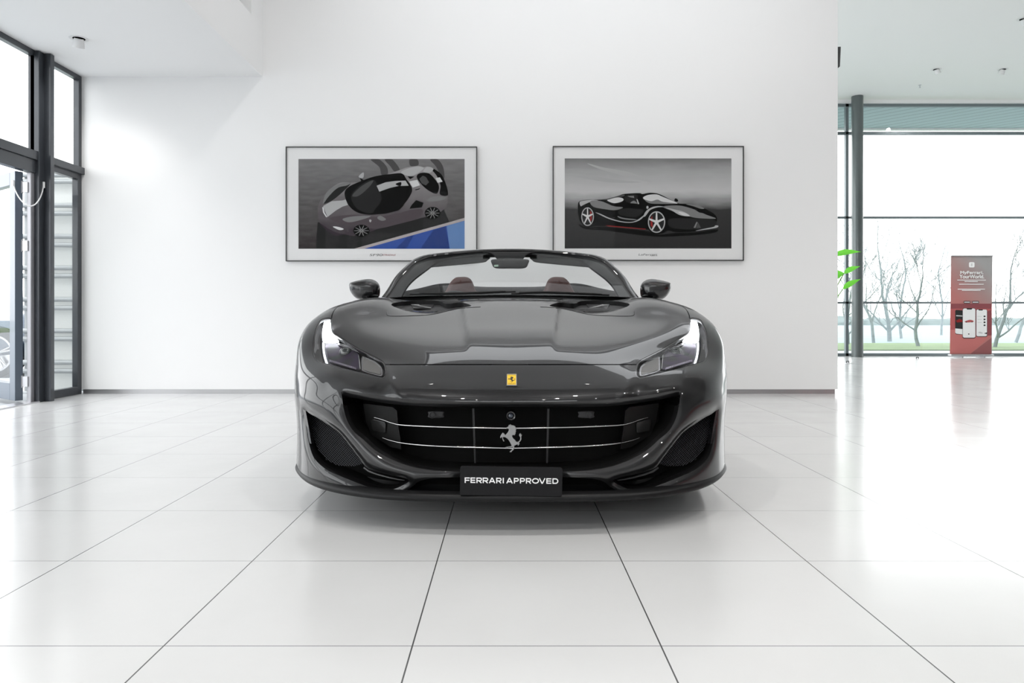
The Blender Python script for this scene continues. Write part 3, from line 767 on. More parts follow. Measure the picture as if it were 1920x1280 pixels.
# parking sensors
for s_ in (1, -1):
    mb = MB(); a = gpt(s_*155-14*s_, 777, .105)
    o = pillow([(a.x+p[0]*.0022, a.z+p[1]*.0022) for p in smooth_poly([(-13,6),(13,6),(14,0),(13,-6),(-13,-6),(-14,0)], 4)], .11, .006, .01).build('parking_sensor', M['black_matt'], car, smooth=True)
    MB().lathe([(.0135,.0),(.0145,-.008),(.011,-.010),(.009,-.006),(0,-.006)], (gpt(s_*147.5, 777, .10)), 'y', 24).build('sensor_ring', M['black_matt'], car, smooth=40)
cp = gpt(-.5, 779, .085)
cam_ = MB().lathe([(.021,.03),(.021,0),(.018,-.006),(.013,-.004),(.012,0)], cp, 'y', 28).build('front_camera', M['black_gloss'], car, smooth=40)
MB().lathe([(.012,0),(.008,-.006),(0,-.008)], cp, 'y', 20).build('camera_lens', mat('camera_glass', (.05,.06,.08), .05, 0, 1.), cam_, smooth=True)
# number plate holder and lettering
def plate_pt(px, py, d=-.012): s = (CY+d)/F; return Vector(((px-VX)*s-CX, d, HC-(py-VY)*s))
pc = plate_pt(958.5, 902.2); pa = plate_pt(862, 900.5); pw = .2005; ph = .0565
ol = []
for cx_, cz_, a0 in ((1,1,0),(-1,1,90),(-1,-1,180),(1,-1,270)):
    for k in range(5):
        a = math.radians(a0+k*22.5); ol.append((cx_*(pw-.008)+.008*math.cos(a), cz_*(ph-.008)+.008*math.sin(a)))
rot = math.radians(-.75)
def rt(x, z): return (pc.x+x*math.cos(rot)-z*math.sin(rot), pc.z+x*math.sin(rot)+z*math.cos(rot))
plate = MB().prism([(rt(x, z)[0], pc.y, rt(x, z)[1]) for x, z in ol], (0,.014,0)).build('number_plate', mat('plate_black', (.011,.011,.012), .5, spec=.15, bump=.3, bscale=500), car, bevel=.0012)
MB().box(-.12, .12, .0, .06, .20, .24).build('plate_bracket', M['black_matt'], car)
# wide grotesque capitals drawn stroke by stroke
m_let = mat('lettering_white', (.85,.85,.85), .5)
def letter(ch, x0, x1, y0, y1, w_):
    """outline quads of one capital in plate pixels"""
    X0, X1, Y0, Y1, h = x0+w_/2, x1-w_/2, y0+w_/2, y1-w_/2, (y1-y0); ym = (y0+y1)/2
    def bar(a, b_):
        a, b_ = np.array(a, float), np.array(b_, float); d = (b_-a)/np.linalg.norm(b_-a); n_ = np.array([-d[1], d[0]])*w_/2
        return [tuple(a+n_), tuple(b_+n_), tuple(b_-n_), tuple(a-n_)]
    def arcs(cx, cy, rx, ry, a0, a1, n_=12):
        out = []
        for k in range(n_):
            q = []
            for r_, kk in ((1, k), (1, k+1), (-1, k+1), (-1, k)):
                a = math.radians(a0+(a1-a0)*kk/n_); q.append((cx+(rx+r_*w_/2)*math.cos(a), cy+(ry+r_*w_/2)*math.sin(a)))
            out.append(q)
        return out
    V = bar((X0, y0), (X0, y1))
    if ch == 'I': return [V]
    if ch == 'F': return [V, bar((x0, Y0), (x1, Y0)), bar((x0, ym+1), (x1-5, ym+1))]
    if ch == 'E': return [V, bar((x0, Y0), (x1, Y0)), bar((x0, ym), (x1-3, ym)), bar((x0, Y1), (x1, Y1))]
    if ch in 'PR':
        yb = ym+5; rr_ = (yb-Y0)/2; o = [V, bar((x0, Y0), (X1-rr_, Y0)), bar((x0, yb), (X1-rr_, yb))]+arcs(X1-rr_, (Y0+yb)/2, rr_, rr_, -90, 90)
        if ch == 'R': o.append(bar((X0+(X1-X0)*.45, yb), (X1, y1)))
        return o
    if ch == 'A':
        c = (x0+x1)/2; return [bar((X0, y1), (c-1, y0+1)), bar((X1, y1), (c+1, y0+1)), bar((x0+15, ym+13), (x1-15, ym+13)), bar((c-5, Y0), (c+5, Y0))]
    if ch == 'V':
        c = (x0+x1)/2; return [bar((X0, y0), (c-1, y1-1)), bar((X1, y0), (c+1, y1-1)), bar((c-5, Y1), (c+5, Y1))]
    if ch == 'O':
        return arcs((x0+x1)/2, ym, (X1-X0)/2, (Y1-Y0)/2, 0, 360, 40)
    if ch == 'D':
        r_ = (Y1-Y0)/2; return [V, bar((x0, Y0), (X1-r_, Y0)), bar((x0, Y1), (X1-r_, Y1))]+arcs(X1-r_, ym, r_, r_, -90, 90, 16)
SPANS = [('F',72,133),('E',142,200),('R',213,280),('R',288,355),('A',362,440),('R',450,515),('I',529,543),('A',570,650),('P',662,722),('P',735,796),('R',807,872),('O',880,964),('V',962,1042),('E',1052,1112),('D',1125,1196)]
mb = MB(); kq = 0
for ch, xa, xb in SPANS:
    for q in letter(ch, xa, xb, 863, 929, 13.):
        kq += 1
        mb.flat([tuple(Vector(plate_pt(860+x/6.4, 760+(y+(x-72)*.0105-1)/6.4, -.0135-.00002*(kq % 7)))) for x, y in q])
mb.build('plate_lettering', m_let, plate, fix=False)

# prancing horse
HORSE = [(622,225),(635,238),(655,240),(672,246),(682,252),(680,262),(693,268),(684,278),(693,290),(682,300),(691,312),(681,322),(686,336),(676,344),(678,356),(662,358),(650,350),(642,366),(655,395),(675,410),(690,432),(705,438),(722,430),(736,415),(741,385),(725,362),(727,345),(742,328),(738,348),(752,334),(748,354),(762,350),(752,372),(753,405),(742,428),(725,445),(733,460),(722,472),(712,486),(708,466),(695,470),(675,480),(664,487),(671,505),(663,528),(640,548),(635,560),(613,560),(615,549),(635,535),(649,515),(649,494),(643,500),(625,503),(600,501),(580,507),(556,503),(575,496),(600,491),(630,489),(636,482),(628,465),(615,440),(600,415),(580,395),(560,382),(537,377),(530,386),(536,405),(549,425),(545,433),(534,428),(525,405),(520,382),(513,377),(506,392),(499,390),(501,370),(512,350),(528,326),(546,333),(554,348),(567,352),(575,340),(588,326),(600,305),(604,287),(590,276),(573,279),(568,269),(585,260),(600,248),(597,236),(612,233)]
H = np.array(HORSE, float)
hs = .0021/6.4
def horse(c, scale, dep, thick, name, m_, parent, bev=0.):
    pts = [(c[0]+(x-630)*scale, c[1], c[2]-(y-393)*scale) for x, y in H]
    o = MB().prism(pts, (0, thick, 0)).build(name, m_, parent, bevel=bev); return o
hc_ = plate_pt(860+630/6.4, 760+393/6.4, .045)
horse((hc_.x, hc_.y, hc_.z), (CY+.045)/F/6.4, 0, .008, 'horse_emblem', M['silver'], car, .0016)

# yellow badge on the nose
bq = inv([(0.6, 712.5)]); bP = look(P1, bq[:, 0], bq[:, 1])[0]; bN = look(N1, bq[:, 0], bq[:, 1])[0]
bP[0] = plate_pt(959.3, 712, bP[1])[0]; bN = Vector(bN); bN.x = 0; bN.normalize(); bU = Vector((1,0,0)).cross(bN) * 1
if bU.z < 0: bU = -bU
def bpt(x, z, h): return Vector(bP)+Vector((x, 0, 0))+bU*z+bN*h
sb = (CY+bP[1])/F; kz = 1/max(.3, bU.z+abs(bU.y)*.06)
def bl(w2, h2, z0=0): return [(-w2, -h2+z0), (w2, -h2+z0), (w2, h2+z0), (-w2, h2+z0)]
hw_, hh = 10.4*sb, 12.4*sb*1.62
badge = MB().prism([bpt(x, z, .0005) for x, z in bl(hw_, hh)], bN*.002).build('nose_badge', M['black_gloss'], car, bevel=.001)
MB().prism([bpt(x, z, .0022) for x, z in bl(hw_*.88, hh*.90)], bN*.0012).build('badge_frame', M['chrome'], badge, bevel=.0006)
MB().prism([bpt(x, z, .0030) for x, z in bl(hw_*.78, hh*.80)], bN*.0008).build('badge_field', mat('badge_yellow', (.90,.55,.01), .3, 0, .5), badge)
m_bk = mat('badge_ink', (.01,.008,.005), .4)
sb2 = hw_*2*.66/264
MB().prism([bpt((x-630)*sb2, -(y-380)*sb2*1.05+hh*.03, .0039) for x, y in H], bN*.0003).build('badge_horse', m_bk, badge)
A, f_ = text_mesh('FERRARI', .1, hw_*1.4); A[:, 1] *= hh*.17/(A[:, 1].max()-A[:, 1].min())
build('badge_lettering', [bpt(x, z-hh*.64, .0040) for x, z, _ in A], f_, m_bk, badge)
MB().prism([bpt(x, z, .0039) for x, z in bl(hw_*.74, hh*.05, hh*.70)], bN*.0003).build('badge_stripe', mat('badge_stripe', (.35,.28,.05), .4), badge)

# ---------------------------------------------------------------- headlights
m_house = mat('lamp_housing', (.008,.008,.009), .35, .3)
m_dark = mat('lamp_dark', (.006,.006,.007), .12, 0, .5)
m_drl = mat('daytime_light', (.9,.9,.9), .3, emit=(.93,.97,1), estr=9.)
m_strip = mat('light_strip', (.9,.9,.95), .3, emit=(.85,.90,1), estr=1.3)
m_refl = mat('lamp_reflector', (.30,.30,.31), .22, .9)
m_holo, t, b = nt('lamp_iridescent')
lw = t.nodes.new('ShaderNodeTexCoord'); wv = t.nodes.new('ShaderNodeTexNoise'); wv.inputs['Scale'].default_value = 9
hs_ = t.nodes.new('ShaderNodeValToRGB'); t.links.new(lw.outputs['Object'], wv.inputs['Vector']); t.links.new(wv.outputs['Fac'], hs_.inputs[0])
for i, (p_, c_) in enumerate(((.3,(.01,.035,.03,1)),(.45,(.02,.02,.02,1)),(.56,(.028,.014,.045,1)),(.68,(.01,.01,.014,1)))):
    e = hs_.color_ramp.elements[i] if i < 2 else hs_.color_ramp.elements.new(p_); e.position = p_; e.color = c_
t.links.new(hs_.outputs[0], b.inputs['Base Color']); b.inputs['Metallic'].default_value = .5; b.inputs['Roughness'].default_value = .3
m_comb = mat('lamp_comb', (.55,.50,.62), .2, .9)  # violet tint puts coloured reflections into the teeth
lampsel = reg['lamp'] & ~reg['lampin']; lenssel = reg['lampin']
def sm(pts, n_=4, st=3.): return resample(smooth_poly(pts, n_), st)
def mx(P, s_): return [(p[0]*s_, p[1], p[2]) for p in P]
EYE = np.array([-CX, -CY, HC])
def deep(pts, t_):
    P = surf(pts); r_ = P-EYE; return P+r_/np.linalg.norm(r_, axis=1)[:, None]*t_
def raised(pts, s_, depth, thick, curve=True):
    P = deep(pts, depth*1.35); Q = deep(pts, (depth-thick)*1.35); mb = MB()
    mb.grid([mx(P, s_), mx(Q, s_)], closed=True); mb.flat(mx(Q, s_)); return mb
L2 = lambda pts: [(958-x, y) for x, y in pts]       # traced on the left lamp
for s_ in (1, -1):
    A, f, B = part('x', lampsel, None, sides=(s_,), off=.0015)[0]
    lamp = build('headlight', A, f, M['black_gloss'], car, True, normals=B)
    A, f, B = part('x', lenssel, None, sides=(s_,), off=.0005)[0]
    build('lamp_cover', A, f, M['lens'], lamp, True, normals=B)
    G_ = ribbon(uvHI, [(0,0,0),(.015,.0,.0),(.045,.02,-.002)])
    mb = MB(); mb.grid([mx(r, s_) for r in G_], closed=True); mb.build('lamp_wall', m_dark, lamp, smooth=60)
    # housing floor built as a curved patch following the cover
    A, f, B = part('x', lenssel, None, sides=(s_,), off=.040)[0]
    build('lamp_housing', A, f, m_house, lamp, True, normals=B)
    # outer dark band
    raised(sm(L2([(589,660),(590,640),(594,618),(600,604),(607,599),(604,620),(601,640),(602,660),(606,681),(596,677)])), s_, .034, .010).build('outer_band', m_dark, lamp, smooth=50)
    for q in ((590,650),(596.5,650)):
        raised(L2([(q[0]-1.6,q[1]-5),(q[0]+1.2,q[1]-5),(q[0]+1.6,q[1]+5),(q[0]-1,q[1]+5)]), s_, .024, .003).build('side_marker', m_refl, lamp)
    # bright daytime block and its long leg
    raised(sm(L2([(609,603),(614,600),(620,604),(622,618),(625,628),(631,634),(636,641),(628,643),(614,643),(606,640),(605,622)]), 4, 2.5), s_, .026, .010).build('daytime_block', m_drl, lamp, smooth=50)
    raised(sm(L2([(605,642),(608.4,643),(609,655),(611.5,670),(615.5,683),(612,682.5),(608,672),(605.3,656)]), 3, 2.5), s_, .026, .010).build('light_strip', m_strip, lamp, smooth=50)
    raised(sm(L2([(616,597),(621,597),(621,601),(614,600)]), 2, 2.), s_, .026, .010).build('upper_reflector', m_refl, lamp, smooth=50)
    # main chamber
    raised(sm(L2([(612,646),(638,645),(662,655),(673,666),(674,692),(655,688),(620,678),(614,664)]), 3), s_, .036, .006).build('main_chamber', m_holo, lamp, smooth=50)
    # projector
    c_ = deep(L2([(648,661)]), .034)[0]; n_ = look(N1, *inv(L2([(648,661)]))[0]); n_ = Vector(n_/np.linalg.norm(n_)); n_ = (n_*.35+Vector((0,-1,0))).normalized()
    Rq = n_.to_track_quat('Z', 'Y').to_matrix()
    def lat(prof, name, m_, par=None):
        mb = MB().lathe(prof, (0,0,0), 'z', 28); mb.v = [tuple((Rq@Vector(v))+Vector(c_)) for v in mb.v]
        mb.v = [(v[0]*s_, v[1], v[2]) for v in mb.v]; return mb.build(name, m_, par or lamp, smooth=60)
    lat([(.029,-.03),(.030,-.004),(.0275,-.002),(.026,-.006),(.024,-.02)], 'projector_ring', m_refl)
    lat([(.026,-.006),(.022,.004),(.014,.010),(0,.012)], 'projector_lens', mat('projector_glass', (.015,.02,.02), .03, 0, 1.))
    # chrome divider and comb of teeth
    raised(sm(L2([(672,667),(673.4,667),(676,689),(674.6,690)]), 2, 2.), s_, .022, .010).build('divider', M['chrome'], lamp)
    mb = MB()
    for k in range(26):
        x = 619+k*1.95; y = 678.5+k*.60
        P = deep(L2([(x-.45, y-2.6), (x+.45, y-2.6), (x+.55, y+.9), (x-.35, y+.9)]), .036)
        mb.prism(mx(P, s_), Vector(look(N1, *inv(L2([(x, y)]))[0]))*Vector((s_,1,1))*.006)
    mb.build('light_guide_teeth', m_comb, lamp)
    raised(sm(L2([(618,682),(668,697.5),(668,699),(618,684)]), 1, 3.), s_, .026, .004).build('lower_bezel', m_refl, lamp)
    # inner indicator chamber with bright frame
    raised(sm(L2([(678.5,670),(684,669),(700,675),(713,685),(717,694),(716,704),(705,703),(682,696),(678,690)]), 3), s_, .030, .007).build('indicator_chamber', m_refl, lamp, smooth=50)
    raised(sm(L2([(681.5,673),(684,672),(699,678),(711,687),(714,694),(713,701.5),(705,700),(684,694),(681,689)]), 3), s_, .024, .003).build('indicator_face', mat('indicator_face', (.16,.155,.15), .35, .5), lamp, smooth=50)
    raised(sm(L2([(636,643),(660,650),(690,663),(712,675),(708,674),(684,665),(656,654),(636,647)]), 3), s_, .030, .006).build('upper_bezel', m_refl, lamp, smooth=50)
    # real light leaving the lamp
    sp = bpy.data.lights.new('headlight_beam', 'SPOT'); sp.energy = 6; sp.spot_size = 1.6; sp.shadow_soft_size = .02
    so = bpy.data.objects.new('headlight_beam', sp); C.objects.link(so); so.parent = lamp; pL = surf(L2([(615,622)]), -.02)[0]; so.location = (pL[0]*s_, pL[1], pL[2]); so.rotation_euler = (math.pi/2, 0, 0)

# ---------------------------------------------------------------- windscreen, header, A-pillars
def fr_pts(L, dy=0.): return np.array([gpt(a, b_, d+dy) for a, b_, d in L])
OUT = [(246,563,1.58),(230,542,1.68),(214,517,1.80),(194,497,1.90),(179,485,1.97),(167,480,2.00),(134,474,2.03),(100,470.5,2.04),(59,467.5,2.04),(0,466,2.04)]
MIDp = [(237,563,1.57),(221,543,1.67),(206,520,1.79),(187,501,1.89),(172,490,1.96),(160,484.5,1.99),(131,478.5,2.02),(98,475,2.02),(58,471.5,2.02),(0,470,2.02)]
INN = [(204,556,1.60),(194,538,1.71),(180,523,1.82),(167,513,1.90),(151,501,1.98),(146,497,2.02),(131,489,2.05),(100,483.5,2.06),(60,481,2.06),(0,480,2.06)]
def fullc(L, dy=0., n_=81):
    A = fr_pts(L, dy); A[-1, 0] = 0; f_ = np.vstack([A*np.array([-1,1,1]), A[-2::-1]])
    tt = np.concatenate([[0], np.cumsum(np.linalg.norm(np.diff(f_, axis=0), axis=1))]); tt /= tt[-1]
    return nspline(tt, f_)(np.linspace(0, 1, n_))
def tups(A): return [tuple(p) for p in A]
o_, m2, i_ = fullc(OUT), fullc(MIDp), fullc(INN)
dB = np.array([0,.05,-.005])
MB().grid([tups(o_+dB), tups(o_), tups((o_+m2)/2+np.array([0,-.006,.002])), tups(m2)]).build('windscreen_frame', M['paint'], car, smooth=50)
MB().grid([tups(m2), tups(m2+np.array([0,.004,-.001])), tups(m2*.9+i_*.1+np.array([0,.004,0]))]).build('windscreen_seal', M['black_matt'], car, smooth=50)
mid_i = m2*.5+i_*.5+np.array([0,-.002,0])
MB().grid([tups(m2*.9+i_*.1+np.array([0,.006,0])), tups(mid_i), tups(i_), tups(i_+np.array([0,.05,-.004])), tups(m2+dB), tups(o_+dB)]).build('pillar_trim', M['trim_grey'], car, smooth=50)
# glass
base = np.array([gpt(a, 556-3*(1-abs(a)/225), 1.57-.17*(1-(a/225)**2)) for a in np.linspace(-225, 225, 41)])
topc = []
ii = fullc(MIDp, .012, 401)
for k in range(41):
    x = (k-20)/20*.60; j_ = int(np.argmin(np.abs(ii[:, 0]-x)+(ii[:, 2] < 1.2)*9)); topc.append(ii[j_]-np.array([0,0,.004]))
topc = np.array(topc)
MB().grid([tups(base*(1-q)+topc*q+np.array([0,-.02*math.sin(math.pi*q),.01*math.sin(math.pi*q)])) for q in np.linspace(0, 1, 9)]).build('windscreen', M['screen'], car, smooth=True)
# cowl, wipers
cow = [[tuple(gpt(a, 551.5+6*(a/225)**2, 1.42+.15*(a/225)**2)) for a in np.linspace(-225, 225, 31)], [tuple(gpt(a, 551.8+6*(a/225)**2, 1.52+.1*(a/225)**2)-Vector((0,0,.0))) for a in np.linspace(-225, 225, 31)], [tuple(gpt(a, 560, 1.54)-Vector((0,0,.04))) for a in np.linspace(-225, 225, 31)]]
MB().grid(cow).build('cowl', M['black_matt'], car, smooth=40)
for pl in ([(-188,550.5,1.50),(-120,550.5,1.42),(-60,549,1.38),(10,546,1.38)], [(2,550,1.38),(60,548.3,1.38),(130,550.5,1.42),(185,553,1.5)]):
    P = [gpt(*q) for q in smooth_poly(pl, 6, False)]
    wp = MB().tube(P, .007, 8).build('wiper', M['black_matt'], car, smooth=40)
    MB().tube([p+Vector((0,-.012,.004)) for p in P[2:-2]], .004, 6).build('wiper_blade', M['rubber'], wp, smooth=40)
# sun visors and mirror
for s_ in (1, -1):
    V = [(150,500),(140,500.5),(117,498.5),(84,495.5),(50,492),(42,488),(38,482),(60,476),(100,478),(135,484)]
    q = [(p.x, p.z) for p in (gpt(a*s_, b_, 2.10) for a, b_ in smooth_poly(V, 4))]
    vz = pillow(q, 2.10+.0, .012, .012, power=.35).build('sun_visor', mat('visor_grey', (.06,.06,.062), .8), car, smooth=True)
q = [(p.x, p.z) for p in (gpt(a, b_, 1.93) for a, b_ in smooth_poly([(35,487),(34,495),(30,501.5),(20,503.5),(0,503.5),(-20,503.5),(-30,501.5),(-34,495),(-35,487),(-20,485.5),(0,485),(20,485.5)], 4))]
mir = pillow(q, 1.93, .02, .012, power=.3).build('rear_view_mirror', M['black_matt'], car, smooth=True)
q = [tuple(gpt(a, b_, 1.945)) for a, b_ in [(52,472),(38,474),(30,478),(24,486),(24,498),(-24,498),(-24,486),(-30,478),(-38,474),(-52,472)]]
MB().prism(q, (0,.05,0)).build('mirror_stem', M['black_matt'], mir, bevel=.004)
q = [tuple(gpt(a, b_, 1.905)) for a, b_ in [(-30,496.5),(-22,496),(-22,499.5),(-30,500)]]
MB().prism(q, (0,.004,0)).build('toll_tag', mat('tag_green', (.45,.62,.5), .4), mir)

# ---------------------------------------------------------------- door mirrors
ML = [(656,537),(657,531),(664,528),(677,525),(692,523),(702,525),(709,530),(712.5,537),(712.8,548),(711,556),(704,560),(690,562.5),(674,561.5),(665,556),(658,546)]
for s_ in (1, -1):
    dM = 1.72; q = [(p.x, p.z) for p in (gpt((957-x)*1.0*s_, y, dM) for x, y in smooth_poly(ML, 5))]
    c_ = gpt((957-688)*s_, 541, dM)
    mb = pillow(q, dM, .085, .05, n=10, power=.55, centre=(c_.x, c_.z)); mb.fix()
    # paint cap above, gloss black below: split by height
    zc = gpt(0, 538.5, dM).z
    bm = bmesh.new(); bvs = [bm.verts.new(v) for v in mb.v]
    for f in mb.f:
        try: bm.faces.new([bvs[i] for i in f])
        except ValueError: pass
    bmesh.ops.bisect_plane(bm, geom=bm.verts[:]+bm.edges[:]+bm.faces[:], plane_co=(0, 0, zc), plane_no=(0, 0, 1))
    bm.verts.index_update(); mb.v = [tuple(v.co) for v in bm.verts]; mb.f = [tuple(v.index for v in f.verts) for f in bm.faces]; mb.m = [0]*len(mb.f); bm.free()
    mids = [0 if sum(mb.v[i][2] for i in f)/len(f) > zc else 1 for f in mb.f]
    up_ = MB(); up_.v = list(mb.v); up_.f = [f for f, k in zip(mb.f, mids) if k == 0]; up_.m = [0]*len(up_.f)
    lo_ = MB(); lo_.v = list(mb.v); lo_.f = [f for f, k in zip(mb.f, mids) if k == 1]; lo_.m = [0]*len(lo_.f)
    dm = up_.build('door_mirror', M['paint'], car, smooth=True); lo_.build('mirror_lower_shell', M['black_gloss'], dm, smooth=True)
    MB().tube([gpt(a*s_, b_, dM-.075+.02*k) for k, (a, b_) in enumerate([(248,554.5),(262,552.5),(278,552.5),(291,555)])], [.006,.009,.009,.004], 10, squash=.7).build('mirror_lower_blade', M['black_gloss'], dm, smooth=True)
    MB().tube([gpt(a*s_, b_, dM+.01) for a, b_ in [(256,558),(249,561),(241,565)]], [.022,.018,.022], 12, squash=.55).build('mirror_foot', M['black_gloss'], dm, smooth=True)
    MB().prism([(p[0], dM+.052, p[1]) for p in [((x-c_.x)*.8+c_.x, (z-c_.z)*.72+c_.z) for x, z in q[::4]]], (0,.002,0)).build('mirror_glass', M['chrome'], dm)

# ---------------------------------------------------------------- body sides, tail, deck
prof = np.array([(.965,.19),(.972,.31),(.982,.44),(.985,.57),(.986,.65),(.985,.725),(.975,.80),(.965,.855),(.945,.905)])
stat = [(1.75,0,0,0),(2.3,-.015,.0,0),(2.95,-.01,.01,.0),(3.35,.015,.02,.02),(3.72,.02,.03,.04),(4.1,-.02,.05,.05),(4.4,-.09,.08,.05),(4.58,-.20,.12,.04)]
def side_pt(d):
    a = np.array(stat); dx = np.interp(d, a[:, 0], a[:, 1]); zt = np.interp(d, a[:, 0], a[:, 3]); zb = np.interp(d, a[:, 0], a[:, 2])
    k = (prof[:, 1]-.19)/(.905-.19); return [(x+dx, d, z+zt*kk+zb*(1-kk)) for (x, z), kk in zip(prof, k)]
def side_part(name, d0, d1, n_, s_, m_):
    ds = np.linspace(d0, d1, n_); return MB().grid([[(p[0]*s_, p[1], p[2]) for p in side_pt(d)] for d in ds]).build(name, m_, car, smooth=50)
RC, RZ, RRD = 3.70, .35, .39
for s_ in (1, -1):
    dr = side_part('door', 1.755, 2.96, 14, s_, M['paint'])
    MB().box(.93*s_-.03, .93*s_+.03, 1.8, 2.9, .86, .93).build('door_top', M['black_matt'], dr, bevel=.015)
    # quarter panel with a round wheel cut out: columns bend around the arch
    Gq = []
    for d in np.linspace(2.965, 4.58, 60):
        col = side_pt(d); zb = RZ+math.sqrt(max(0, RRD**2-(d-RC)**2)) if abs(d-RC) < RRD else .19
        zb = max(zb, .19); z0, z1 = col[0][2], col[-1][2]
        zs = np.linspace(max(zb, z0), z1, 9); Gq.append([(np.interp(z, [c[2] for c in col], [c[0] for c in col])*s_, d, z) for z in zs])
    MB().grid(Gq).build('rear_quarter', M['paint'], car, smooth=50)
    mb = MB(); aa = np.linspace(math.radians(-20), math.radians(200), 30)
    mb.grid([[(x*s_, RC-RRD*math.cos(a), RZ+RRD*math.sin(a)) for a in aa] for x in (.97, .62)]); mb.build('wheel_arch_liner', M['black_matt'], car, smooth=40)
# tail panel
def endcol(s_): return [(p[0]*s_, p[1], p[2]) for p in side_pt(4.58)]
tl = MB(); e1 = endcol(1); rows = []
for q in np.linspace(-1, 1, 17): rows.append([(p[0]*q, p[1]+.10*(1-q*q), p[2]) for p in e1])
tl.grid(rows); tl.build('tail_panel', M['paint'], car, smooth=50)
for x in (-.70, .70):
    MB().lathe([(.075,0),(.07,.02),(0,.022)], (x, 4.625, .80), 'y', 24).build('tail_lamp', mat('tail_lamp_red', (.5,.02,.02), .2, 0, 1.), car, smooth=40)
# rear deck: buttresses behind the seats and boot lid
def deck_z(x, d):
    hump = .075*math.exp(-((abs(x)-.43)/.20)**2)*math.exp(-((d-3.15)/.35)**2)
    side_k = max(0, abs(x)-.72)/.26
    return 1.045-.09*((d-3.0)/1.6)**2*1.0-.02*side_k+hump-.105*max(0, side_k)**1.3
dk = [[(x*(1 if d < 4 else 1-.12*((d-4)/.6)), d+.10*(1-x*x)*(d > 4.3)*((d-4.3)/.28), deck_z(x, d)) for x in np.linspace(-.965, .965, 49)] for d in np.linspace(2.93, 4.58, 34)]
MB().grid(dk).build('boot_lid', M['paint'], car, smooth=50)
# black tonneau rim right behind the seats
def rim_z(x): return 1.098+.030*math.exp(-((abs(x)-.50)/.17)**2)-.19*max(0, abs(x)-.60)**1.25
tn = [[(x, 2.90+dy, max(.90, rim_z(x)-dz)) for x in np.linspace(-.93, .93, 61)] for dy, dz in ((0,.30),(0,.03),(.02,.005),(.06,0),(.16,.004),(.22,.06))]
MB().grid(tn).build('tonneau_rim', M['dash'], car, smooth=50)
# cabin tub
mb = MB().box(-.90, .90, 1.62, 2.93, .16, .20).box(-.90, -.86, 1.62, 2.93, .2, .88).box(.86, .90, 1.62, 2.93, .2, .88).box(-.12, .12, 1.9, 2.85, .2, .55)
mb.build('cabin_tub', M['dash'], car, bevel=.01)
dsh = []
for x in np.linspace(-.86, .86, 41):
    zt = HC+(592-(546.5+7*(abs(x)/.60)**2))*(CY+1.72)/F
    dsh.append([(x, 1.54, .90), (x, 1.62, zt-.02), (x, 1.72, zt-.001), (x, 1.86, zt-.02), (x, 1.95, zt-.10), (x, 1.98, .60), (x, 1.85, .3)])
MB().grid(dsh).build('dashboard', M['dash'], car, smooth=60)
sw = MB(); sw.v = []; 
ringp = [Vector((-.38+.175*math.cos(a), 2.06+.05*math.sin(a), .86+.165*math.sin(a))) for a in np.linspace(0, 2*math.pi, 33)]
sw.tube(ringp, .015, 8, caps=False); sw.tube([(-.54, 2.06, .86), (-.22, 2.06, .86)], .018, 8); sw.tube([(-.38, 2.06, .86), (-.38, 2.03, .71)], .018, 8)
sw.tube([(-.38, 2.06, .86), (-.38, 1.9, .84)], .04, 12)
sw.build('steering_wheel', M['black_matt'], car, smooth=50)
# seats
for s_ in (1, -1):
    seat = pillow([(s_*.385+x, z) for x, z in smooth_poly([(-.22,.50),(-.25,.75),(-.22,.95),(-.13,1.03),(.13,1.03),(.22,.95),(.25,.75),(.22,.50)], 4)], 2.80, .07, .05, power=.4).build('seat', M['leather'], car, smooth=True)
    pillow([(s_*.385+x, z) for x, z in smooth_poly([(-.24,.28),(-.25,.42),(.25,.42),(.24,.28)], 4)], 2.50, .26, .26, power=.3).build('seat_cushion', M['leather'], seat, smooth=True)
    hp = [(858.5-863.5+x*1.0, y) for x, y in [(-31,556),(-28,545),(-22,533),(-16,525),(-9,520),(-1,519),(9,519),(16,521.5),(21,527),(26,540),(28.5,556)]]
    cxp = 91.5
    q = [(p.x, p.z) for p in (gpt(s_*cxp+(a+4.8)*(-s_ if s_ > 0 else 1), b_, 2.76) for a, b_ in smooth_poly(hp, 4))]
    hr = pillow(q, 2.76, .06, .05, power=.4, centre=(s_*cxp*(CY+2.76)/F, 1.08)).build('headrest', M['leather'], seat, smooth=True)
    hz = [(s_*cxp*(CY+2.76)/F-.0+(x-630)*.00015, 2.699, 1.115-(y-393)*.00015) for x, y in H]
    MB().prism(hz, (0,.003,0)).build('headrest_emblem', mat('emboss_dark', (.09,.035,.03), .6), hr)
# ---------------------------------------------------------------- wheels
def wheel(x, d, R_, s_, wd=.25):
    o = MB().lathe([(R_-.10,-wd/2),(R_-.02,-wd/2),(R_,-wd/2+.03),(R_,wd/2-.03),(R_-.02,wd/2),(R_-.10,wd/2)], (0,0,0), 'x', 48, caps=False).build('wheel', M['rubber'], car, smooth=40); o.location = (x, d, R_)
    mb = MB().lathe([(R_-.10,-wd/2),(R_-.13,-wd/2+.02),(R_-.13,wd/2-.02),(R_-.10,wd/2)], (0,0,0), 'x', 48, caps=False)
    for k in range(10):
        a = 2*math.pi*k/10; r0, r1 = .05, R_-.11
        for da in (-.09, .09):
            p0 = Vector((s_*.085, r0*math.cos(a), r0*math.sin(a))); p1 = Vector((s_*.10, r1*math.cos(a+da), r1*math.sin(a+da))); mb.tube([p0, p1], [.022, .015], 8)
    mb.lathe([(.07,s_*.06),(.065,s_*.10),(0,s_*.105)], (0,0,0), 'x', 24); r_ = mb.build('rim', M['rim'], o, smooth=40)
    MB().lathe([(.185,-.015),(.185,.015)], (s_*.02,0,0), 'x', 36).build('brake_disc', M['silver'], o, smooth=40)
    return o
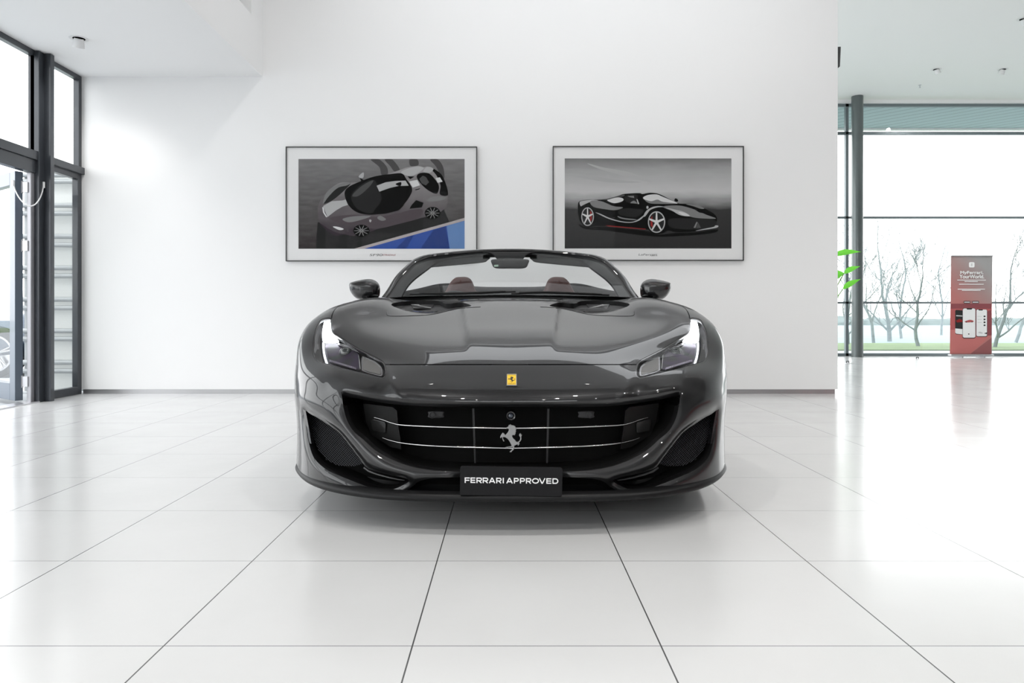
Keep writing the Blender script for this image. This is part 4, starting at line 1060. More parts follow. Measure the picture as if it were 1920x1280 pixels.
for s_ in (1, -1):
    wheel(.855*s_, 1.0, .345, s_); wheel(.85*s_, RC, .35, s_, .28)
# ------------------------------------------------------------------ framed pictures
YP = YW-.038
SW_ = YP/F
def wp(px, py, y=YP): return W(px, py, y)
def picture(x0, x1, y0, y1, ix0, ix1, iy0, iy1, label, layers, caption, capm, ox, oy):
    fr_ = empty('framed_picture', W((x0+x1)/2, y1, YW-.002), label, 'picture', 'framed car pictures on the back wall')
    L = Vector(fr_.location)
    def w2(px, py, y): return tuple(Vector(W(px, py, YP))*Vector((1,0,1))+Vector((0,y,0))-L)
    m_fr = mat('frame_black', (.03,.03,.03), .35)
    mb = MB(); b_ = 1.6
    for a0, a1, c0_, c1_ in ((x0, x1, y0, y0+b_), (x0, x1, y1-b_, y1), (x0, x0+b_, y0+b_, y1-b_), (x1-b_, x1, y0+b_, y1-b_)):
        p, q = w2(a0, c0_, YP), w2(a1, c1_, YP); mb.box(p[0], q[0], p[1], YW-.001-L.y, q[2], p[2])
    mb.build('frame', m_fr, fr_)
    p, q = w2(x0+b_, y0+b_, YP+.012), w2(x1-b_, y1-b_, YP+.012)
    MB().box(p[0], q[0], p[1], p[1]+.02, q[2], p[2]).build('mount_board', mat('mount_board', (.80,.80,.80), .7), fr_)
    # printed photograph: one mesh, inks as material slots, each ink a hair in front of the last
    mb = MB(); mats = []
    for k, (m_, pts) in enumerate(layers):
        if m_ not in mats: mats.append(m_)
        y = YP+.0115-.00012*k
        if pts is None: pts = [(ix0, iy0), (ix1, iy0), (ix1, iy1), (ix0, iy1)]
        else: pts = [(min(max(ox+a/4.923, ix0), ix1), min(max(oy+c/4.923, iy0), iy1)) for a, c in pts]
        mb.flat([w2(a, c, y) for a, c in pts], mats.index(m_))
    mb.build('print', mats, fr_, fix=False)
    for body, cx_, cy_, wd_, ht_, m_ in caption:
        A, f_ = text_mesh(body, .1); A[:, 0] *= wd_*SW_/(A[:, 0].max()-A[:, 0].min()); A[:, 1] *= ht_*SW_/(A[:, 1].max()-A[:, 1].min())
        A[:, 0] += A[:, 1]*.35; c = w2(cx_, cy_, YP+.0105); build('caption', [(x+c[0], c[1], z+c[2]) for x, z, _ in A], f_, m_, fr_)
    p, q = w2(x0+b_, y0+b_, YP+.004), w2(x1-b_, y1-b_, YP+.004)
    MB().box(p[0], q[0], p[1], p[1]+.003, q[2], p[2]).build('glazing', glass('picture_glass', (.99,.99,.99), .05), fr_)
    return fr_

def ink(name, c, r=.8): return mat(name, c, r, spec=.08)
def grad_ink(name, stops, axis='Z', noise=.0, nscale=8., lo=-1., hi=1., stretch=(1,1,1)):
    m_, t, b = nt(name); tc = t.nodes.new('ShaderNodeTexCoord'); mp = t.nodes.new('ShaderNodeSeparateXYZ'); t.links.new(tc.outputs['Object'], mp.inputs[0])
    mr = t.nodes.new('ShaderNodeMapRange'); mr.inputs['From Min'].default_value = lo; mr.inputs['From Max'].default_value = hi; t.links.new(mp.outputs[axis], mr.inputs['Value'])
    n_ = t.nodes.new('ShaderNodeTexNoise'); n_.inputs['Scale'].default_value = nscale; n_.inputs['Detail'].default_value = 6
    mpp = t.nodes.new('ShaderNodeMapping'); mpp.inputs['Scale'].default_value = stretch; t.links.new(tc.outputs['Object'], mpp.inputs[0]); t.links.new(mpp.outputs[0], n_.inputs['Vector'])
    ma = t.nodes.new('ShaderNodeMath'); ma.operation = 'MULTIPLY_ADD'; ma.inputs[1].default_value = noise; t.links.new(n_.outputs['Fac'], ma.inputs[0])
    su = t.nodes.new('ShaderNodeMath'); su.operation = 'SUBTRACT'; su.inputs[1].default_value = noise/2; t.links.new(mr.outputs[0], su.inputs[0]); t.links.new(su.outputs[0], ma.inputs[2])
    r = t.nodes.new('ShaderNodeValToRGB'); t.links.new(ma.outputs[0], r.inputs[0])
    for i, (p_, c_) in enumerate(stops):
        e = r.color_ramp.elements[i] if i < 2 else r.color_ramp.elements.new(p_)
        e.position = p_; e.color = tuple(c_)+(1,)
    t.links.new(r.outputs[0], b.inputs['Base Color']); b.inputs['Roughness'].default_value = .8; b.inputs['Specular IOR Level'].default_value = .08; return m_
def ell(cx, cy, rx, ry, n_=28, a0=0, a1=360): return [(cx+rx*math.cos(math.radians(a0+(a1-a0)*k/n_)), cy+ry*math.sin(math.radians(a0+(a1-a0)*k/n_))) for k in range(n_+(a1-a0 < 360))]
def sp_(pts, n_=5): return [tuple(p) for p in smooth_poly(pts, n_)]
def star(cx, cy, rx, ry, k, w_, rot_=0, hub=.12):
    out = []
    for i in range(k):
        a = math.radians(rot_+360*i/k); c, s = math.cos(a), math.sin(a)
        def q(r, o): return (cx+rx*(r*c-o*s), cy+ry*(r*s+o*c))
        out.append([q(hub*.5, -w_), q(.95, -w_*.6), q(.95, w_*.6), q(hub*.5, w_)])
    return out
i_black, i_dark, i_mid, i_sil, i_lite, i_wht = [ink('ink_%d' % k, (v, v, v)) for k, v in enumerate((.006,.022,.075,.20,.42,.62))]
i_plum = ink('ink_plum', (.085,.07,.078)); i_plum2 = ink('ink_plum_dark', (.035,.028,.034)); i_blue = ink('ink_blue', (.035,.085,.34)); i_blue2 = ink('ink_blue_dark', (.022,.05,.21)); i_blue3 = ink('ink_blue_pale', (.13,.24,.48)); i_red = ink('ink_red', (.30,.03,.03))
i_track = ink('ink_track', (.075,.073,.073)); i_stripe = ink('ink_stripe', (.42,.38,.38))
g_asph = grad_ink('ink_asphalt', [(0,(.028,.023,.024)),(.45,(.095,.09,.09)),(1,(.21,.207,.207))], 'Z', .5, 5, .1, 1.15, (1.2,1,5))
g_body = grad_ink('ink_body', [(0,(.05,.04,.048)),(.5,(.16,.148,.152)),(1,(.36,.35,.35))], 'Z', .5, 4, .3, 1.1, (1,1,2))
L1 = [(g_asph, None)]
for a in ([(860,190),(940,190),(1010,260),(1015,330),(960,330),(940,260)],[(990,190),(1060,190),(1130,285),(1080,300),(1040,250)],[(1410,190),(1480,190),(1530,260),(1540,360),(1500,320),(1460,250)],[(1220,190),(1290,190),(1300,240),(1230,250)]): L1.append((i_track, sp_(a)))
L1 += [(i_dark, [(370,770),(350,1015),(720,1015),(1590,775),(1530,640)]),
 (i_stripe, [(705,1015),(800,1015),(1730,755),(1730,728),(1590,768)]), (i_blue, [(800,1015),(1730,755),(1730,1015)]),
 (i_blue2, [(1320,1015),(1440,840),(1550,806),(1590,1015)]), (i_blue3, [(1590,1015),(1562,802),(1730,757),(1730,1015)]),
 (i_blue2, [(1090,1015),(1200,903),(1260,886),(1190,1015)]),
 (g_body, sp_([(370,690),(375,620),(400,560),(430,520),(480,465),(560,412),(620,400),(760,400),(870,360),(1000,330),(1120,290),(1200,262),(1300,250),(1350,262),(1385,255),(1440,275),(1500,320),(1540,380),(1565,450),(1572,540),(1562,620),(1530,655),(1490,680),(1360,720),(1200,765),(1000,805),(850,860),(700,895),(620,880),(560,890),(525,888),(470,850),(400,790),(375,740)], 4)),
 (i_plum2, sp_([(385,775),(480,835),(560,870),(620,880),(560,892),(525,890),(460,850)])),
 (i_plum, sp_([(480,730),(700,700),(900,720),(1100,690),(1230,655),(1340,655),(1300,730),(1100,790),(900,830),(720,790),(560,780)])),
 (i_dark, sp_([(425,595),(520,480),(600,420),(680,405),(590,500),(500,570)])),
 (i_sil, sp_([(450,500),(560,420),(680,402),(640,430),(560,450),(480,520),(420,600)])),
 (i_sil, sp_([(600,740),(700,715),(860,712),(780,745),(660,770)])),
 (i_black, sp_([(620,490),(660,440),(770,390),(900,345),(1060,322),(1150,320),(1190,370),(1240,450),(1232,510),(1170,600),(1080,660),(960,690),(850,700),(740,680),(670,630),(630,560)], 4)),
 (i_dark, sp_([(680,520),(760,430),(880,375),(930,440),(960,560),(900,650),(860,690),(760,660),(700,600)])),
 (i_mid, sp_([(690,520),(770,440),(870,385),(880,400),(820,470),(740,530)])),
 (i_lite, [(420,620),(500,575),(600,568),(630,560),(650,610),(600,625),(540,660),(460,722)]),
 (i_lite, [(915,432),(1000,400),(1090,388),(1182,385),(1212,432),(1120,434),(1040,452),(940,487)]),
 (i_black, sp_([(1090,415),(1140,398),(1140,430),(1115,432)], 3)),
 (i_wht, [(1215,392),(1290,378),(1315,428),(1248,450)]),
 (i_lite, sp_([(1140,310),(1200,275),(1300,255),(1350,270),(1290,320),(1220,345)])),
 (i_black, sp_([(1285,350),(1320,315),(1400,320),(1460,380),(1492,440),(1470,505),(1400,480),(1330,420)])),
 (i_mid, [(1310,370),(1340,340),(1370,350),(1400,400),(1370,430),(1330,410)]),
 (i_black, sp_([(1410,268),(1450,280),(1515,330),(1560,430),(1572,520),(1500,512),(1505,430),(1470,340)])),
 (i_lite, sp_([(1345,300),(1385,257),(1440,275),(1415,310),(1380,312)], 3)),
 (i_wht, [(1460,362),(1500,355),(1525,395),(1480,405)]),
 (i_black, [(1220,645),(1238,610),(1280,565),(1350,590),(1332,632)]), (i_black, [(1200,345),(1265,348),(1225,372)]),
 (i_black, [(1270,468),(1320,455),(1310,465),(1275,475)]),
 (i_black, [(880,700),(960,655),(1060,665),(1180,600),(1120,660),(1000,690)]),
 (i_sil, sp_([(1380,575),(1440,530),(1560,540),(1500,570)], 3)),
 (i_black, [(755,350),(800,385),(775,395)]), (i_lite, sp_([(750,345),(785,312),(798,318),(792,358),(765,362)], 3)),
 (i_sil, sp_([(920,730),(950,710),(1000,738),(990,752),(955,755)], 3)),
 (i_wht, [(413,630),(425,632),(435,680),(458,722),(448,722),(420,680)]),
 (i_wht, sp_([(510,810),(560,812),(612,832),(570,842)], 3)), (i_lite, sp_([(850,745),(868,750),(860,770),(848,762)], 3)),
 (i_black, ell(775,848,76,56)), (i_black, ell(1432,685,72,58))]
for s in star(775,848,72,52,10,.07): L1.append((i_sil, s))
for s in star(1432,685,68,54,10,.07): L1.append((i_sil, s))
i_capg = ink('caption_grey', (.12,.12,.12)); i_capr = ink('caption_red', (.25,.02,.03))
picture(535.5, 894.5, 274.5, 489.5, 559, 871, 297.5, 466, 'framed print of a dark coupe seen from above on a track with blue edge', L1,
        [('SF90', 705, 477.7, 24, 4.2, i_capg), ('STRADALE', 729.5, 477.7, 24, 2.8, i_capr)], None, 520, 260)

g_sky = grad_ink('ink_sky', [(0,(.030,.030,.030)),(.42,(.045,.045,.045)),(.50,(.24,.24,.24)),(.62,(.52,.52,.52)),(.85,(.36,.36,.36)),(1,(.15,.15,.15))], 'Z', .10, 3.5, .13, 1.16, (1,1,4))
L2_ = [(g_sky, None),
 (ink('ink_cloud', (.42,.42,.42)), sp_([(400,225),(560,265),(760,300),(900,345),(1000,400),(840,370),(700,330),(520,280)])),
 (ink('ink_cloud_2', (.40,.40,.40)), sp_([(195,320),(400,330),(620,370),(900,400),(600,400),(300,350)])),
 (i_black, sp_([(320,790),(420,815),(560,812),(940,850),(1040,885),(1220,868),(1400,862),(1600,835),(1560,870),(1300,895),(1000,900),(600,850),(380,830)])),
 (i_black, sp_([(315,600),(345,570),(430,560),(530,560),(620,545),(700,520),(745,507),(880,500),(910,508),(980,497),(1060,507),(1150,550),(1240,595),(1330,598),(1400,605),(1480,640),(1570,690),(1600,735),(1592,780),(1608,802),(1590,825),(1400,855),(1220,862),(1150,845),(1080,875),(960,835),(560,808),(460,805),(400,815),(340,770),(318,700)], 4)),
 (i_lite, sp_([(335,578),(440,562),(500,570),(420,585),(360,612),(340,620)])),
 (i_sil, sp_([(440,570),(530,575),(640,620),(730,632),(660,658),(560,648),(470,632),(430,600)])),
 (i_wht, sp_([(585,565),(650,540),(720,545),(735,565),(700,585),(640,592)])),
 (i_mid, sp_([(560,560),(690,525),(740,512),(735,530),(650,545),(590,562)])),
 (i_dark, sp_([(740,560),(760,520),(860,515),(860,560),(840,590),(790,592)])),
 (i_sil, [(770,528),(830,525),(835,545),(800,540)]),
 (i_wht, sp_([(915,545),(960,518),(1040,512),(1100,535),(1160,560),(1235,597),(1120,588),(1000,590),(960,575)], 4)),
 (i_sil, sp_([(930,560),(990,575),(1050,560),(1100,580),(1230,598),(1050,600),(970,592)])),
 (i_lite, [(855,555),(865,558),(880,600),(868,602)]),
 (i_sil, sp_([(800,588),(830,570),(858,588),(855,600),(812,600)], 3)), (i_black, sp_([(798,595),(855,598),(845,610),(812,608)], 3)),
 (i_black, sp_([(1205,572),(1215,548),(1240,565),(1232,580)], 3)),
 (i_sil, sp_([(1100,628),(1250,615),(1400,655),(1500,700),(1590,735),(1480,735),(1380,725),(1260,690)])),
 (i_lite, sp_([(1120,632),(1200,650),(1290,672),(1350,712),(1260,705),(1180,660)])),
 (i_wht, sp_([(1240,675),(1300,682),(1345,710),(1290,708)], 3)),
 (i_sil, sp_([(1310,602),(1400,606),(1480,640),(1450,645),(1380,622)])),
 (i_black, [(1395,655),(1440,668),(1445,650),(1480,685),(1440,682)]),
 (i_lite, sp_([(918,715),(945,665),(1000,630),(1060,620),(1110,628),(1050,632),(985,655),(955,690),(935,715)])),
 (i_lite, sp_([(475,678),(530,695),(600,728),(700,757),(790,768),(850,755),(900,722),(930,700),(905,735),(860,762),(790,775),(690,764),(590,735),(520,702)], 3)),
 (i_sil, sp_([(680,712),(740,730),(850,742),(840,750),(760,745),(700,732)], 3)),
 (i_dark, sp_([(690,660),(760,640),(850,645),(920,660),(860,720),(760,715),(700,700)])),
 (i_red, [(570,799),(600,800),(940,830),(940,836),(600,808)]),
 (i_dark, sp_([(1160,740),(1380,735),(1560,745),(1590,770),(1570,815),(1400,835),(1180,820)])),
 (i_sil, [(1382,820),(1410,765),(1420,770),(1400,822)]), (i_mid, [(1425,770),(1450,822),(1405,824)]),
 (i_lite, sp_([(1580,800),(1608,800),(1590,822),(1400,850),(1480,830),(1570,812)], 3)),
 (i_lite, ell(956,632,10,14)), (i_lite, ell(588,341,18,12)),
 (i_black, ell(403,720,66,100)), (i_lite, ell(403,718,58,86)), (i_dark, ell(403,718,50,77)), (i_black, ell(1042,772,90,112)), (i_lite, ell(1040,768,80,100)), (i_dark, ell(1040,768,70,89))]
L2_ += [(i_red, [(425,660),(440,680),(442,740),(428,770)]), (i_red, [(1000,710),(985,740),(985,800),(1005,820)])]
for s in star(403,718,52,80,5,.13,-90): L2_.append((i_wht, s))
for s in star(1040,768,74,94,5,.13,-90): L2_.append((i_wht, s))
L2_ += [(i_wht, ell(403,718,10,14)), (i_wht, ell(1040,768,14,16))]
picture(1036.5, 1395, 273.5, 488.5, 1059, 1372, 296.5, 465.5, 'framed monochrome print of a black open sports car seen from the side', L2_,
        [('LaFerrari', 1215, 477, 34, 3.6, i_capg), ('Aperta', 1226, 479.2, 14, 2., i_capg)], None, 1020, 260)

# ------------------------------------------------------------------ ceiling spotlights
def spotlight(loc, label, power, tilt, lit=False, group='recessed ceiling spotlights'):
    r_ = empty('ceiling_spotlight', loc, label, 'ceiling light', group)
    MB().lathe([(.052,0),(.056,-.003),(.085,-.004),(.088,0)], (0,0,-.001), n=32, caps=False).build('trim_ring', M['white_plastic'], r_, smooth=40)
    MB().lathe([(.055,-.003),(.0,-.003)], (0,0,0), n=32).build('recess', M['black_matt'], r_)
    R_ = Matrix.Rotation(tilt[0], 3, 'X')@Matrix.Rotation(tilt[1], 3, 'Y')
    mb = MB().lathe([(.040,.0),(.046,-.02),(.052,-.085),(.047,-.085),(.042,-.05)], (0,0,0), n=32); mb.v = [tuple(R_@Vector(v)) for v in mb.v]
    mb.build('lamp_head', M['white_plastic'], r_, smooth=40)
    mb = MB().lathe([(.044,-.055),(.0,-.055)], (0,0,0), n=32); mb.v = [tuple(R_@Vector(v)) for v in mb.v]
    mb.build('bulb', mat('bulb_on', (.9,.9,.9), .4, emit=(1,.98,.95), estr=25. if lit else 12.), r_)
    if power:
        l = bpy.data.lights.new('spot', 'SPOT'); l.energy = power; l.spot_size = math.radians(110); l.spot_blend = .8; l.shadow_soft_size = .04; l.color = (1,.98,.95)
        o = bpy.data.objects.new('spot', l); C.objects.link(o); o.parent = r_; o.location = tuple(R_@Vector((0,0,-.10))); o.rotation_euler = (tilt[0], tilt[1], 0)
    return r_
spotlight(W(148, 72, 6.88), 'white tilted ceiling spotlight under the low ceiling near the window wall', SPOT_A, (.35, .25))
spotlight((8.03, 11.2, ZC-.002), 'ceiling spotlight nearest the camera in the hall, at the right picture edge', SPOT_B, (.1, -.5))
spotlight((8.03, 13.48, ZC-.002), 'ceiling spotlight nearest the partition wall above the glass facade', SPOT_B, (.1, -.5))
spotlight((9.28, 13.48, ZC-.002), 'lit ceiling spotlight facing the camera above the red banner', SPOT_B, (.5, .1), True)
# unseen spotlights added over the car and behind the camera to brighten the hall
for x in (-1.2, 1.2, 3.6, 6.0, 9.0):
    for y in (-3.5, -.5, 2.2, 4.9):
        spotlight((x, y, ZC-.002), 'ceiling spotlight over the hall floor outside the picture', SPOT_C*(.42 if y > 4 and x < 5 else 1), (.6 if y > 4 and x < 5 else .2, 0), group='spotlights over the hall')
spr = MB().lathe([(.03,0),(.03,-.006),(.008,-.008),(.008,-.05),(.02,-.052),(.02,-.056),(0,-.056)], (8.25, 14.4, ZC+.001), n=20)
tag(spr.build('ceiling_sprinkler', M['alu'], smooth=40), 'small fire sprinkler head on the ceiling above the glass facade', 'sprinkler')
# dark device on the end of the partition
z0, z1 = W(1575, 131, 8.1)[2], W(1575, 92, 8.1)[2]
dv = MB().prism([(XR, 8.0, z0-.02), (XR+.045, 8.02, z0+.01), (XR+.055, 8.02, z1), (XR, 8.0, z1-.01)], (0,.16,0))
tag(dv.build('wall_speaker', mat('speaker_grey', (.05,.05,.05), .5), bevel=.006), 'small dark loudspeaker mounted high on the end of the partition wall', 'speaker')
# floor sockets
for (x, y), lb in (((8.19, 14.38), 'small metal floor socket in front of the glass facade, left of the banner'), ((6.19, 13.1), 'small metal floor socket by the foot of the partition wall')):
    r_ = empty('floor_socket', (x, y, 0), lb, 'floor socket', 'floor sockets')
    MB().lathe([(.10,0),(.10,.004),(.07,.006),(0,.006)], (0,0,0), n=28).build('cover', M['alu'], r_, smooth=40)
    MB().tube([(-.02,0,.006),(-.02,0,.04),(.02,0,.04),(.02,0,.006)], .008, 8).build('handle', M['black_matt'], r_, smooth=40)

# ------------------------------------------------------------------ roll-up banner
YBn = 15.0; bs = YBn/F
ban = empty('rollup_banner', (W(1822, 664, YBn)[0], YBn, 0), 'red and grey roll-up banner with phone pictures standing by the glass facade', 'banner')
BL = Vector(ban.location)
def bpx(x, y, dy=0.): return tuple(Vector(W(1760+x/5.82, 460+y/5.82, YBn))+Vector((0,dy,0))-BL)
bot = -(bpx(0, 1215)[2])
g_ban, t, b = nt('banner_gradient'); tc = t.nodes.new('ShaderNodeTexCoord'); sx = t.nodes.new('ShaderNodeSeparateXYZ'); t.links.new(tc.outputs['Object'], sx.inputs[0])
ad = t.nodes.new('ShaderNodeMath'); ad.operation = 'MULTIPLY_ADD'; ad.inputs[1].default_value = 1.1; t.links.new(sx.outputs['X'], ad.inputs[0]); t.links.new(sx.outputs['Z'], ad.inputs[2])
mr = t.nodes.new('ShaderNodeMapRange'); mr.inputs['From Min'].default_value = .9; mr.inputs['From Max'].default_value = 2.2; t.links.new(ad.outputs[0], mr.inputs[0])
r = t.nodes.new('ShaderNodeValToRGB'); r.color_ramp.elements[0].color = (.52,.19,.18,1); r.color_ramp.elements[1].color = (.38,.37,.37,1); e = r.color_ramp.elements.new(.5); e.color = (.42,.26,.25,1)
t.links.new(mr.outputs[0], r.inputs[0]); t.links.new(r.outputs[0], b.inputs['Base Color']); b.inputs['Roughness'].default_value = .6
b_red = ink('banner_red', (.50,.13,.13)); b_red2 = ink('banner_red_light', (.60,.20,.19)); b_dk = ink('banner_dark', (.30,.09,.10)); b_brn = ink('banner_brown', (.34,.13,.13)); b_w = ink('banner_white', (.92,.92,.92)); b_k = ink('banner_black', (.04,.04,.04)); b_g = ink('banner_light_grey', (.65,.65,.65))
def rr(x0, y0, x1, y1, r_=14, sk=0):
    out = []
    for cx_, cy_, a0 in ((x1-r_, y0+r_, -90), (x1-r_, y1-r_, 0), (x0+r_, y1-r_, 90), (x0+r_, y0+r_, 180)):
        for k in range(5): a = math.radians(a0+22.5*k); out.append((cx_+r_*math.cos(a), cy_+r_*math.sin(a)+sk*(cx_-x0)/(x1-x0)))
    return out
BLY = [(g_ban, [(135,115),(588,115),(575,1185),(122,1185)]), (b_dk, [(128,635),(582,635),(581,690),(127,690)]),
 (b_red, [(127,690),(581,690),(578,975),(345,1180),(122,1183)]), (b_red2, [(124,918),(578,918),(577,975),(345,1182),(122,1183)]), (b_brn, [(577,1005),(577,1183),(345,1183)]), (b_dk, [(530,720),(581,700),(578,980),(420,995)]),
 (b_w, rr(330,182,391,240)), (b_g, rr(352,196,368,226, 5)), (b_k, rr(180,702,262,968,14,6)), (b_w, [(180,905),(262,912),(262,970),(190,962),(180,950)]), (b_g, [(190,760),(258,765),(258,775),(190,772)]), (i_red, [(186,820),(225,800),(258,815),(258,835),(200,840)]),
 (b_k, rr(258,684,402,1014,20)), (b_w, rr(262,687,399,1006,18)), (b_k, [(302,687),(366,687),(358,699),(308,699)]), (b_red, sp_([(282,830),(310,818),(340,811),(372,818),(380,828),(370,836),(300,840)],3)), (b_k, ell(300,836,8,5)), (b_k, ell(362,834,8,5)), (b_k, rr(320,960,334,972,4)),
 (b_k, rr(406,696,528,996,16,2)), (b_w, rr(410,699,525,990,15)), (b_k, [(430,699),(482,699),(476,709),(436,709)])]
for y in (765, 798, 830, 862): BLY.append((b_k, rr(488,y,508,y+17,4)))
for y in (772, 805, 838): BLY.append((b_g, [(420,y),(468,y),(468,y+4),(420,y+4)]))
BLY += [(b_g, sp_([(428,950),(450,940),(480,955),(460,962)],3)), (b_k, [(492,958),(524,948),(522,968)])]
for x0, x1, y in ((200,512,374),(280,424,390),(220,488,419),(204,502,473),(250,454,486)):      # small print, too small to read
    BLY.append((b_w, [(x0,y),(x1,y),(x1,y+8),(x0,y+8)]))
for x0, x1 in ((270,342),(362,436)): BLY += [(b_k, rr(x0,608,x1,630,5)), (b_w, [(x0+6,615),(x1-6,615),(x1-6,623),(x0+6,623)])]
mb = MB(); mats = []
for k, (m_, pts) in enumerate(BLY):
    if m_ not in mats: mats.append(m_)
    mb.flat([bpx(a, c, -.0003*k) for a, c in pts], mats.index(m_))
mb.build('banner_sheet', mats, ban, fix=False)
p, q = bpx(135,112), bpx(582,1190); MB().box(p[0], q[0], .002, .006, q[2], p[2]).build('banner_back', b_g, ban)
for body, y, wd_ in (('MyFerrari.', 300, 248), ('YourWorld.', 340, 266)):
    A, f_ = text_mesh(body, .1, wd_/5.82*bs); A[:, 1] *= (40/5.82*bs)/(A[:, 1].max()-A[:, 1].min()); c = bpx(357, y, -.014)
    v2 = []; f2 = []
    for k, (ox_, oz_) in enumerate(((0,0),(.004,0),(-.004,0),(0,.003),(0,-.003))):
        b0 = len(v2); v2 += [(x+c[0]+ox_, c[1]-.0002*k, z+c[2]+oz_) for x, z, _ in A]; f2 += [tuple(i+b0 for i in f) for f in f_]
    build('banner_lettering', v2, f2, b_w, ban)
p, q = bpx(122, 1188), bpx(582, 1212); MB().box(p[0]-.01, q[0]+.01, -.06, .06, .03, p[2]).build('base_cassette', M['alu'], ban, bevel=.01)
for x in (215, 455): MB().box(bpx(x,0)[0]-.02, bpx(x,0)[0]+.02, -.14, .14, 0, .03).build('foot', M['alu'], ban, bevel=.004)
p, q = bpx(133, 108), bpx(590, 118); MB().box(p[0], q[0], -.018, .012, q[2], p[2]).build('top_rail', M['alu'], ban, bevel=.003)
MB().tube([(0,.05,.03),(0,.03,bpx(0,110)[2])], .012).build('support_pole', M['alu'], ban, smooth=40)

# ------------------------------------------------------------------ plant behind the partition
m_leaf, t, b = nt('leaf'); b.inputs['Base Color'].default_value = (.13,.50,.05,1); b.inputs['Roughness'].default_value = .35; b.inputs['Transmission Weight'].default_value = 0
tr2 = t.nodes.new('ShaderNodeBsdfTranslucent'); tr2.inputs['Color'].default_value = (.25,.85,.08,1); ms = t.nodes.new('ShaderNodeMixShader'); ms.inputs[0].default_value = .5
o_n = t.nodes['Material Output']; t.links.new(b.outputs[0], ms.inputs[1]); t.links.new(tr2.outputs[0], ms.inputs[2]); t.links.new(ms.outputs[0], o_n.inputs['Surface'])
YPl = 10.0; pr = empty('potted_plant', (4.28, YPl, 0), 'bright green leafy pot plant reaching out from behind the partition wall', 'plant')
MB().lathe([(.16,0),(.20,.38),(.21,.40),(.19,.40),(.185,.36),(0,.36)], (0,0,0), n=32).build('pot', mat('pot_grey', (.25,.25,.25), .6), pr, smooth=40)
def leafm(p0, p1, wid, up=Vector((0,0,1)), bend=.1):
    p0, p1 = Vector(p0), Vector(p1); d = p1-p0; L = d.length; s = d.cross(up).normalized(); nrm = s.cross(d).normalized(); G_ = []
    for k in range(9):
        q = k/8; wq = wid*math.sin(math.pi*min(1, q*1.02)**.75)*(1 if q < 1 else 0)+.001; c = p0+d*q+nrm*bend*L*math.sin(math.pi*q)
        G_.append([tuple(c-s*wq+nrm*wq*.35), tuple(c-s*wq*.5+nrm*wq*.08), tuple(c), tuple(c+s*wq*.5+nrm*wq*.08), tuple(c+s*wq+nrm*wq*.35)])
    return MB().grid(G_)
def rel(px, py, dy=0): return Vector(W(px, py, YPl+dy))-Vector(pr.location)
stems = []
for a, b_, wd_, dy in (((1560,480),(1615,472),.055,0.), ((1582,513),(1613,499),.045,-.15), ((1580,542),(1614,523),.045,.1), ((1560,522),(1584,512),.09,.05), ((1540,500),(1572,560),.08,.2),((1530,470),(1500,440),.06,0),((1520,500),(1480,490),.06,.1),((1545,560),(1571,590),.07,0)):
    p0, p1 = rel(a[0], a[1], dy), rel(b_[0], b_[1], dy-.1)
    leafm(p0, p1, wd_, Vector((0,-.75,.65)), .06).build('leaf', m_leaf, pr, smooth=True)
    stems.append(p0)
mb = MB()
for p in stems: mb.tube([(0,0,.36), tuple(Vector((p.x*.15, p.y*.3, p.z*.6))), tuple(p)], .007, 6)
mb.build('stem', mat('stem_green', (.15,.30,.06), .5), pr, smooth=True)

# ------------------------------------------------------------------ outside left: louvred screen, parked car
scr = empty('louvre_screen', (-5.3, 8.25, 0), 'white outdoor screen of paired horizontal tubes beyond the narrow window', 'screen')
m_tube = mat('tube_white', (.34,.36,.37), .4, .2); mb = MB()
for k, y in enumerate((328,340,385,400,443,459,502,517,561,577,620,635,679,695,737,752)):
    z = HC-(y-592)*8.2/F; MB().tube([(-.28,-.05,z), (.42,-.05,z)], .028, 14).build('tube', m_tube, scr, smooth=40)
for x in (-.22, .40): MB().box(x-.03, x+.03, -.01, .05, 0, 2.62).build('post', m_tube, scr)
m_cor, t, b = nt('corrugated_pale'); tc = t.nodes.new('ShaderNodeTexCoord'); wv = t.nodes.new('ShaderNodeTexWave'); wv.bands_direction = 'Z'; wv.inputs['Scale'].default_value = 28
r = t.nodes.new('ShaderNodeValToRGB'); r.color_ramp.elements[0].color = (.66,.68,.67,1); r.color_ramp.elements[1].color = (.80,.82,.80,1); t.links.new(tc.outputs['Object'], wv.inputs['Vector']); t.links.new(wv.outputs['Fac'], r.inputs[0]); t.links.new(r.outputs[0], b.inputs['Base Color'])
MB().box(-.26, .42, .06, .10, 0, 2.6).build('panel', m_cor, scr)

